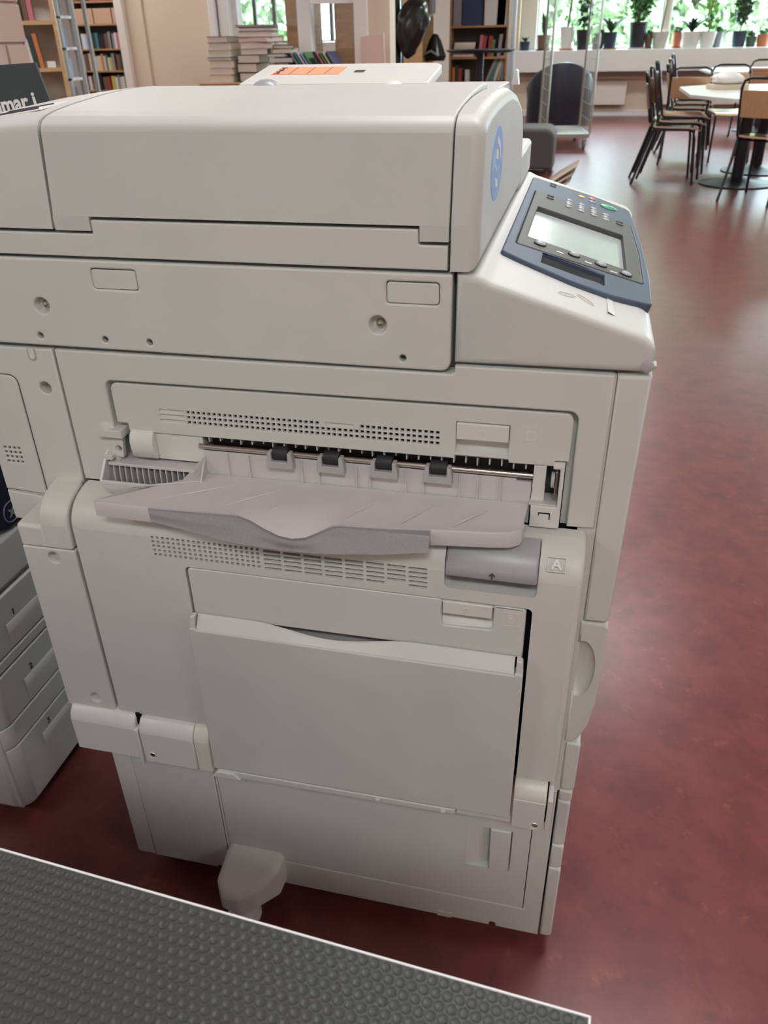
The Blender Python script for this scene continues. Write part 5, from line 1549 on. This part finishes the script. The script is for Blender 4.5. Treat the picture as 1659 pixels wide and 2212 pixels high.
def plant(nm, x, label, r0, r1, h, m, sau, kind, leaf='leaf', y=14.0, seed=1):
    t = empty(nm, (x, y, LZ), 0, label, 'plant', 'potted plants on the window ledge')
    z = pot(t, r0, r1, h, m, sau)
    if kind == 'succulent':
        obj('leaves', blades(16, .15, .012, .8, z, seed, .5), M[leaf], t)
    elif kind == 'snake':
        obj('leaves', blades(9, .38, .022, .28, z, seed, .12), M[leaf], t)
    elif kind == 'arch':
        obj('leaves', blades(28, .50, .021, .80, z, seed, .62), M[leaf], t)
    elif kind == 'bush':
        obj('stem', tube([(0, 0, z - .01), (.01, 0, z + .45)], .012, 8), M['bark'], t)
        obj('leaves', bush(420, .17, .38, .055, z + .40, seed), M[leaf], t)
    elif kind == 'tree':
        obj('stem', tube([(0, 0, z - .01), (.03, .01, z + .35), (.07, .0, z + .8)], [.018, .015, .011], 8), M['bark'], t)
        obj('leaves', bush(160, .2, .16, .07, z + .85, seed), M[leaf], t)
        obj('leaves', bush(16, .06, .04, .045, z + .12, seed + 3), M['leaf_fresh'], t)
    elif kind == 'stemmy':
        for k in range(3):
            obj('stem', tube([(0, .01 * k, z - .01), (.05 * (k - 1), .02 * k, z + .5)], .006, 6), M['bark'], t)
        obj('leaves', bush(70, .12, .25, .06, z + .25, seed), M[leaf], t)
    elif kind == 'conifer':
        obj('stem', tube([(0, 0, z - .01), (.0, 0, z + .6)], .010, 8), M['bark'], t)
        obj('leaves', bush(800, .13, .36, .034, z + .42, seed), M[leaf], t)
    elif kind == 'twig':
        obj('stem', tube([(0, 0, z - .01), (.03, 0, z + .35), (.05, 0, z + .8)], .012, 8), M['bark'], t)
        obj('leaves', bush(40, .08, .1, .04, z + .85, seed), M[leaf], t)
    elif kind == 'small':
        obj('leaves', bush(60, .06, .05, .03, z + .04, seed), M[leaf], t)
plant('potted_succulent', -1.115, 'small succulent in a dark blue pot at the left end of the ledge', .07, .085, .125, 'pot_navy', None, 'succulent', seed=1)
plant('potted_snake_plant', -.83, 'snake plant in a brownish pot with black saucer', .085, .105, .20, 'pot_brown', 'pot_black', 'snake', 'leaf_dark', seed=2)
plant('potted_tree', -.475, 'thick-stemmed plant in a tall white pot on an orange saucer', .085, .115, .30, 'pot_white', 'terra', 'tree', seed=3)
plant('potted_plant', -.225, 'dark-leaved plant in a black pot beside the tall white pot', .085, .115, .27, 'pot_black', None, 'stemmy', 'leaf_dark', seed=4)
plant('potted_plant', -.005, 'small plant in a grey pot right behind the roll cage', .07, .085, .16, 'pot_grey', None, 'small', seed=5)
plant('potted_dracaena', .185, 'arching plant in a dark navy pot on an orange saucer', .085, .105, .22, 'pot_navy', 'terra', 'arch', seed=6)
plant('potted_ficus', .59, 'bushy green plant in the tallest black pot on a white saucer', .105, .135, .34, 'pot_black', 'pot_white', 'bush', 'leaf', seed=7)
plant('potted_herb', .76, 'small plant in a brown pot tucked right of the tallest black pot', .05, .06, .16, 'pot_brown', 'pot_green', 'small', seed=8, y=14.06)
plant('potted_twig', .925, 'thin upright stem in a round cream pot', .085, .125, .22, 'pot_cream', None, 'twig', seed=9)
plant('potted_plant', 1.185, 'terracotta pot half hidden behind the wide white pot', .06, .075, .20, 'terra', 'terra', 'small', seed=10, y=14.08)
plant('potted_spider_plant', 1.365, 'spider plant with long arching leaves in the widest white pot', .105, .145, .215, 'pot_white', None, 'arch', 'leaf_dark', seed=11, y=13.96)
plant('potted_plant', 1.61, 'leafy plant in the white pot right of the spider plant', .095, .125, .21, 'pot_white', None, 'stemmy', 'leaf_fresh', seed=12)
plant('potted_plant', 1.76, 'small plant in a grey pot behind the second white pot', .065, .08, .20, 'pot_grey', None, 'small', seed=13, y=14.08)
plant('potted_conifer', 2.06, 'small conifer in a navy pot near the right edge', .085, .105, .21, 'pot_navy', None, 'conifer', 'leaf_dark', seed=14)
plant('potted_plant', 2.235, 'low dark green pot right of the conifer', .06, .075, .135, 'pot_green', None, 'small', seed=15)
plant('potted_plant', 2.40, 'terracotta pot at the right edge of the picture', .075, .09, .16, 'terra', None, 'small', seed=16)
